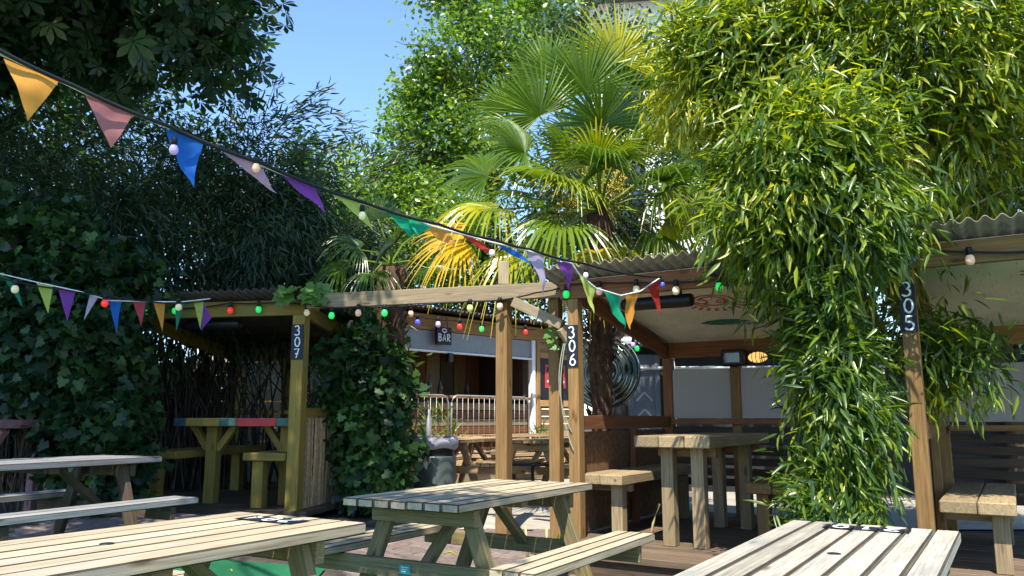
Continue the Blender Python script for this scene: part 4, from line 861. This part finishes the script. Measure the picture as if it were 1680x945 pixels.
# ---- palms
def frond(name, parent, hub, crown, rad, nrm, tint, droop, nseg=34, span=R(104), seed=0):
    """fan leaf: petiole from the crown to the hub, folded segments spreading from the hub (parent-local coordinates)"""
    rd = random.Random(seed); hub = Vector(hub); crown = Vector(crown); d_ = (hub-crown).normalized(); n_ = Vector(nrm); n_ = (n_-d_*n_.dot(d_)).normalized(); s_ = d_.cross(n_)
    V = []; F = []; T = []
    mid = crown.lerp(hub, .5)+Vector((0, 0, .06)); pv, pf_ = tube_data([crown, mid, hub], [.018, .013, .01], 5); V += pv; F += pf_; T += [.45]*len(pv)
    for i in range(nseg):
        a = -span+2*span*i/(nseg-1)+rd.gauss(0, .02); dr = d_*math.cos(a)+s_*math.sin(a); sd = (-d_*math.sin(a)+s_*math.cos(a)); L_ = rad*(1-.22*(abs(a)/span)**2)*rd.uniform(.92, 1.06); wd = rad*.026; dp = droop*rd.uniform(.6, 1.5); o_ = len(V); yl = tint+rd.gauss(0, .06)
        K = 7
        for k in range(K+1):
            t_ = k/K; c = hub+dr*(L_*t_)+n_*(.10*rad*t_*(1-t_)*2)-Vector((0, 0, 1))*(dp*L_*max(0, t_-.35)**2*1.6)
            ww = wd*(.3+1.6*t_ if t_ < .45 else (1.02-(t_-.45)*1.75)); ww = max(ww, .002)
            fo = n_*ww*.75; V += [c-sd*ww+fo, c, c+sd*ww+fo]; T += [yl+(.9*max(0, t_-.8)*4*rd.random()**2)]*3
        for k in range(K):
            b_ = o_+3*k; F += [(b_, b_+3, b_+4, b_+1), (b_+1, b_+4, b_+5, b_+2)]
    me = bpy.data.meshes.new(name); me.from_pydata([tuple(v) for v in V], [], F); at = me.attributes.new('tint', 'FLOAT', 'POINT'); at.data.foreach_set('value', [min(1, max(0, q)) for q in T]); me.update()
    return link(name, me, M['L_palm'], parent)
def palm(base, top, r0, r1, label, fronds, skirt=0, flowers=None):
    t = plant('palm_tree', base, label, 'palm', 'fan palms'); pts = []; rr = []
    for i in range(15):
        k = i/14; pts.append((top-base)*k+Vector((random.gauss(0, .012), random.gauss(0, .012), 0))); rr.append((r0+(r1-r0)*k)*random.uniform(.92, 1.1))
    pts[0] = Vector((0, 0, -.03)); tube('trunk', pts, rr, M['palmbark'], t, 14)
    fib = []                                      # old leaf bases
    for k in range(170):
        z = random.uniform(.3, 1.0); a = random.uniform(0, 6.28); p = (top-base)*z; r = r0+(r1-r0)*z
        o1 = Vector((math.cos(a), math.sin(a), 0)); fib.append(([p+o1*r*.9, p+o1*(r+.03)+Vector((0, 0, .05)), p+o1*(r+random.uniform(.03, .07))+Vector((0, 0, random.uniform(.07, .15)))], [.014, .011, .004]))
    tag(tubes('leaf_bases', fib, M['palmbark'], t, 5), kind='stuff')
    for k, (hub, rad, tint, droop, nr) in enumerate(fronds): frond('frond', t, hub-base, top-base+Vector((0, 0, .05)), rad*1.1, nr, tint-.12 if tint < .6 else tint, droop, 34, seed=k)
    for k in range(skirt):
        a = random.uniform(0, 6.28); o1 = Vector((math.cos(a), math.sin(a), 0)); hub = top-base+o1*random.uniform(.3, .45)+Vector((0, 0, random.uniform(-.75, -.4)))
        frond('dry_frond', t, hub, top-base+Vector((0, 0, -.1)), random.uniform(.38, .5), o1, random.uniform(.6, .95), 1.2, 26, R(100), 50+k)
    if flowers:
        for (c, r) in flowers:
            V = []; F = []
            for i in range(260):
                p = Vector(c)-base+Vector((random.gauss(0, r), random.gauss(0, r), random.gauss(0, r*1.1))); s_ = random.uniform(.006, .011); o_ = len(V)
                V += [p+Vector((s_, 0, -s_*.6)), p+Vector((-s_, s_, -s_*.6)), p+Vector((-s_, -s_, -s_*.6)), p+Vector((0, 0, s_))]; F += [(o_, o_+1, o_+3), (o_+1, o_+2, o_+3), (o_+2, o_, o_+3)]
            tag(mesh('flower_cluster', V, F, M['yellowflower'], t), kind='stuff')
    return t
PB = D(985, 690, 8.7); PB.z = gz(PB.x, PB.y); PT = D(985, 352, 8.75)
def fr(px_, py_, dy, rad, tint, droop, nr): return (D(px_, py_, 8.75+dy), rad, tint, droop, Vector(nr))
FR = [fr(962, 150, -.1, .78, .42, .05, (.1, -.9, .3)), fr(885, 190, -.25, .72, .45, .1, (-.2, -.8, .5)), fr(985, 205, -.5, .66, .48, .1, (.1, -.9, .35)), fr(860, 250, -.5, .68, .45, .3, (-.3, -.7, .6)), fr(905, 300, -.8, .66, .55, .35, (-.2, -.6, .7)), fr(815, 345, -.35, .72, .68, .6, (-.4, -.5, .8)), fr(760, 395, -.2, .6, .97, .6, (-.4, -.8, .4)), fr(925, 372, -.9, .7, .55, .8, (.0, -.5, .8)),
      fr(1088, 315, -.4, .62, .5, .55, (.4, -.6, .6)), fr(1050, 215, .35, .62, .25, .2, (.4, -.6, .5)), fr(1075, 390, -.2, .6, .5, .9, (.5, -.4, .7)), fr(1040, 140, .4, .7, .4, .1, (.3, -.7, .4)), fr(900, 120, .5, .7, .35, .1, (-.2, -.7, .4)), fr(850, 420, -.6, .6, .7, 1.0, (-.3, -.5, .7)), fr(800, 290, .3, .68, .4, .4, (-.4, -.6, .6)), fr(985, 270, -.95, .55, .4, .6, (.1, -.7, .6)), fr(1010, 100, .1, .72, .75, .0, (.2, -.9, .2)), fr(940, 230, .5, .6, .25, .2, (0, -.6, .6)), fr(1120, 260, .5, .6, .3, .4, (.5, -.5, .6)), fr(835, 180, .6, .65, .4, .2, (-.4, -.6, .5)), fr(900, 395, -.3, .55, .6, 1.1, (-.2, -.6, .6))]
for k in range(18):
    a_ = k*2.4+random.gauss(0, .2); e_ = R(random.uniform(-15, 62)); pl = random.uniform(.55, .95); dv = Vector((math.cos(a_)*math.cos(e_), math.sin(a_)*math.cos(e_), math.sin(e_)))
    FR.append((PT+dv*pl, random.uniform(.5, .68), random.uniform(.3, .68), .25+.8*max(0, .6-e_), Vector((0, 0, 1))*math.cos(e_)-Vector((dv.x, dv.y, 0))*.6+Vector((random.gauss(0, .3), random.gauss(-.2, .3), 0))))
palm(PB, PT, .10, .15, 'large sunlit fan palm with yellow flowers rising beside the 306 post', FR, 12, [(D(965, 268, 8.5), .11), (D(1010, 280, 8.5), .1), (D(930, 330, 8.45), .08), (D(1010, 310, 8.6), .07)])
QB = D(652, 700, 9.15); QB.z = gz(QB.x, QB.y); QT = D(640, 440, 9.2)
def fr2(px_, py_, dy, rad, tint, droop, nr): return (D(px_, py_, 9.2+dy), rad, tint, droop, Vector(nr))
palm(QB, QT, .14, .16, 'shorter shaded fan palm standing in the ivy beside booth 307', [fr2(650, 400, -.4, .5, .12, .3, (0, -.8, .5)), fr2(590, 410, -.2, .48, .2, .6, (-.4, -.6, .6)), fr2(565, 440, .0, .45, .35, .9, (-.5, -.5, .6)), fr2(700, 440, -.1, .42, .3, .9, (.5, -.5, .6)), fr2(620, 360, .3, .48, .1, .2, (-.1, -.7, .5)), fr2(680, 385, .4, .48, .12, .3, (.4, -.6, .5)), fr2(610, 450, -.5, .42, .25, 1.0, (-.2, -.7, .5))], 0)

# ---- trees
def tree(base, trunk_top, r0, clouds, n_per, ln, wd, tmpl, mat, tint, label, spread=.9, droop=.3, radius=.2, shell=.45, name='tree', nlimb=14, group='trees around the yard', fork=.45):
    t = plant(name, base, label, 'tree', group); tt = Vector(trunk_top)-base
    pts, rr = limb((0, 0, -.05), tt, r0, r0*.35, .12, 8); tube('trunk', pts, rr, M['bark'], t, 10)
    ls = []
    for c, r, ns in clouds:
        for k in range(max(2, nlimb*ns//sum(q[2] for q in clouds))):
            e = Vector(c)+Vector((random.gauss(0, .5)*r[0], random.gauss(0, .5)*r[1], random.gauss(0, .5)*r[2]))-base; s_ = tt*random.uniform(fork, .95)
            p_, r_ = limb(s_, e, r0*.28, r0*.05, .25); ls.append((p_, r_))
            for j in range(3): e2 = e+Vector((random.gauss(0, .3)*r[0], random.gauss(0, .3)*r[1], random.gauss(0, .3)*r[2])); p2, r2 = limb(p_[3], e2, r0*.1, r0*.02, .25); ls.append((p2, r2))
    tag(tubes('limbs', ls, M['bark'], t, 6), kind='stuff')
    tag(link('crown', shift(foliage(clouds, n_per, ln, wd, tmpl, mat, tint, spread, droop, radius, shell), base), None, t), kind='stuff'); return t
def cl(px_, py_, y_, rx, ry, rz_, ns): return (tuple(D(px_, py_, y_)), (rx, ry, rz_), ns)
b = Vector((-.6, 17.5, .1))
tree(b, (-.45, 17.3, 9.5), .22, [cl(800, 80, 16.5, 1.6, 1.3, 1.3, 520), cl(690, 120, 16, .75, .8, .8, 170), cl(700, 220, 16, .95, .9, .9, 260), cl(760, -60, 16.5, 1.5, 1.2, 1.1, 380), cl(880, 60, 17, 1.3, 1.2, 1.5, 380), cl(660, 155, 15.8, .5, .6, .4, 60), cl(660, 300, 15.5, .7, .8, .6, 170), cl(780, 230, 16.2, 1.0, 1.0, 1.0, 280)], 12, .135, .075, T_OVATE, M['L_tree'], (.0, .85), 'bright green broadleaf tree behind the bar hut, open against the sky')
b = Vector((-2.3, 16.5, .15))
tree(b, (-2.2, 16.3, 3.6), .12, [cl(640, 350, 15.5, 1.1, 1.0, 1.0, 420), cl(720, 370, 15.2, 1.1, 1.0, 1.0, 420), cl(590, 300, 16, .8, .8, .8, 220), cl(560, 420, 15, 1.0, .8, 1.0, 300), cl(680, 440, 15.5, 1.2, .8, .8, 320)], 11, .11, .055, T_OVATE, M['L_tree'], (.2, .9), 'light green bushy tree behind the shaded palm', name='bushy_tree')
b = Vector((2.2, 15.8, .18))
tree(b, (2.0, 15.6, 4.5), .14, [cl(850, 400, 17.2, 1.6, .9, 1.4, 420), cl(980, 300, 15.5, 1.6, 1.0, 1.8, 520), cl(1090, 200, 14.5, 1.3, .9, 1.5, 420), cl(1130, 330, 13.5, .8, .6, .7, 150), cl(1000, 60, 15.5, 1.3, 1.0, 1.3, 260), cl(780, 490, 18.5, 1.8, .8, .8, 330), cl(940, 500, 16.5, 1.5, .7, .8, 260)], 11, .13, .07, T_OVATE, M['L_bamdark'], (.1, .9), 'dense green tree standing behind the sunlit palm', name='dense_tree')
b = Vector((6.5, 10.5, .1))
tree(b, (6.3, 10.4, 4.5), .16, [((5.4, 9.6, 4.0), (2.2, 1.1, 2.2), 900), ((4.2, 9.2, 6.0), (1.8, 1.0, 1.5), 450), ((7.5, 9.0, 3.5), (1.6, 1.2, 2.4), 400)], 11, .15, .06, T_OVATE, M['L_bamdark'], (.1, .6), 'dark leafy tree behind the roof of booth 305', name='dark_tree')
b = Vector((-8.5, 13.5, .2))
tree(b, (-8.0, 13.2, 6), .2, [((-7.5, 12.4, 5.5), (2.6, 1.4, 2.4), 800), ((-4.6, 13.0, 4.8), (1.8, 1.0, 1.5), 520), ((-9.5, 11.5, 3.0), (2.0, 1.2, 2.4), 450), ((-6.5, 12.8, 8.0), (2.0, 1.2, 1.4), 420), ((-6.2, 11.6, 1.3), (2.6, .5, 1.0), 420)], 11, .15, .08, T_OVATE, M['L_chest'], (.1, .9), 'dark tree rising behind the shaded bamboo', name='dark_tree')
# big horse chestnut whose crown shades the left of the yard
b = Vector((-8.6, 6.6, .1))
ct = tree(b, (-7.2, 6.4, 6.5), .3, [((-4.9, 6.2, 7.6), (2.6, 2.6, 1.5), 480), ((-5.6, 3.4, 7.6), (2.4, 2.2, 1.5), 400), ((-4.4, 8.7, 6.4), (1.7, 1.0, 1.0), 210), ((-2.9, 5.4, 7.2), (1.3, 2.0, 1.0), 170), ((-6.4, 8.6, 5.4), (1.5, .9, 1.1), 170), ((-5.0, 8.9, 5.6), (.9, .6, .5), 60), ((-1.5, 1.2, 6.9), (.9, .8, .4), 26)], 5, .24, .24, T_CHEST, M['L_chest'], (.1, .8), 'large dark horse chestnut whose crown overhangs the left side of the yard', spread=.9, droop=.35, radius=.26, shell=.3, name='chestnut_tree', nlimb=18)
# twigs of chestnut reaching into the sky gap
Pq = [D(x, y, 8.8+random.gauss(0, .15)) for x, y in ((410, 30), (400, 75), (380, 95), (360, 60), (330, 80), (345, 110), (375, 20), (420, 60), (300, 60), (425, 10), (315, 110), (290, 95), (340, 30), (385, 50))]
P = np.array([tuple(p-b) for p in Pq]); N = len(P); dd = np.stack([.4*rng.normal(size=N), -.3+.3*rng.normal(size=N), -.9*np.ones(N)], 1); nn = np.stack([.3*rng.normal(size=N), -np.ones(N), .5*np.ones(N)], 1)
leaf_parts(ct, M['L_chest'], T_CHEST, [Vector(p) for p in P], dd, nn, [.2]*N, 1.0, (.0, .4))
tag(tubes('twigs', [limb(Vector((-4.4, 8.6, 6.2))-b, p-b, .02, .005, .2) for p in Pq], M['bark'], ct, 5), kind='stuff')

# low growth: cut stems and grass tuft by the booth 306 deck, fronds by the bar, plants at the hut
for (x, y, hgt, lean, lab) in ((866, 888, .28, -.02, 'cut bamboo stem behind the plaque table'), (897, 886, .25, .0, 'cut bamboo stem beside the small tuft'), (1065, 868, .33, .1, 'leaning cut bamboo stem in front of the booth 306 deck')):
    q = G(x, y+22, .12); q.z = gz(q.x, q.y); s_ = tube('cut_stem', [(0, 0, -.02), (lean*.4, 0, hgt*.5), (lean, 0, hgt)], [.011, .01, .009], M['stem'], None, 8); s_.location = q; tag(s_, lab, 'stem', 'cut bamboo stems')
def tuft(px_, py_, z, N, ln, label, mat='L_bam', up=1.0, wd=.02, sp=.5, name='tuft'):
    q = G(px_, py_, z); q.z = gz(q.x, q.y) if z < .3 else z
    d_ = rng.normal(size=(N, 3))*sp; d_[:, 2] = up; P_ = rng.normal(size=(N, 3))*.04; P_[:, 2] = np.abs(P_[:, 2])
    t = plant(name, q, label, 'plant', 'low plants'); link('leaves', leaf_mesh('leaves', P_, d_, rng.normal(size=(N, 3)), ln*(.6+.5*rng.random(N)), wd, T_LANCE, rng.random(N)*.5, M[mat]), None, t); lathe('crown_base', [(.05, -.01), (.04, .03), (0, .04)], M['soil'], t, 8)
tuft(928, 905, .1, 70, .16, 'small dark green tuft growing at the edge of the booth 306 deck')
q = D(740, 640, 12.6)
for (px_, y_, hgt, N, lab) in ((738, 12.9, .95, 60, 'grassy potted plant behind the crowd barrier'), (885, 14.6, .7, 70, 'bushy plant against the hut cladding'), (705, 11.9, 1.15, 40, 'thin bamboo plant by the barrier end')):
    q = D(px_, 700, y_); q.z = gz(q.x, q.y)+.002; t = plant('potted_plant', q, lab, 'plant', 'plants in the court'); lathe('pot', [(0, 0), (.13, 0), (.17, .28), (.15, .28), (.14, .24), (0, .24)], M['blackmetal'], t, 18)
    P_ = np.stack([rng.normal(size=N)*.1, rng.normal(size=N)*.1, .25+rng.random(N)*hgt*.8], 1); d_ = rng.normal(size=(N, 3))*.7; d_[:, 2] += .4
    link('leaves', leaf_mesh('leaves', P_, d_, rng.normal(size=(N, 3)), .3*np.ones(N), .03, T_LANCE, rng.random(N)*.6, M['L_bam']), None, t)
    tubes('stems', [([(0, 0, .2), (random.gauss(0, .05), random.gauss(0, .05), .3+hgt*.4), (random.gauss(0, .12), random.gauss(0, .12), .25+hgt*.8)], [.007, .005, .003]) for k in range(6)], M['culm'], t, 5)
# fallen leaves on turf and paving
lf_p = []; 
for k in range(260):
    x, y = random.uniform(-3.5, 3), random.uniform(2, 7.5); lf_p.append((x, y, gz(x, y)+.012))
P = np.array(lf_p); N = len(P); d_ = rng.normal(size=(N, 3)); d_[:, 2] = 0; n_ = rng.normal(size=(N, 3))*.15; n_[:, 2] = 1
tag(link('fallen_leaves', leaf_mesh('fallen_leaves', P, d_, n_, .05+.05*rng.random(N), .018, T_LANCE, .8+.2*rng.random(N), M['L_bam'])), 'dry leaves scattered on the turf and paving', 'leaves', kind='stuff')
print('tris', sum(sum(len(p.vertices)-2 for p in m_.polygons) for m_ in bpy.data.meshes), 'objects', len(bpy.data.objects))
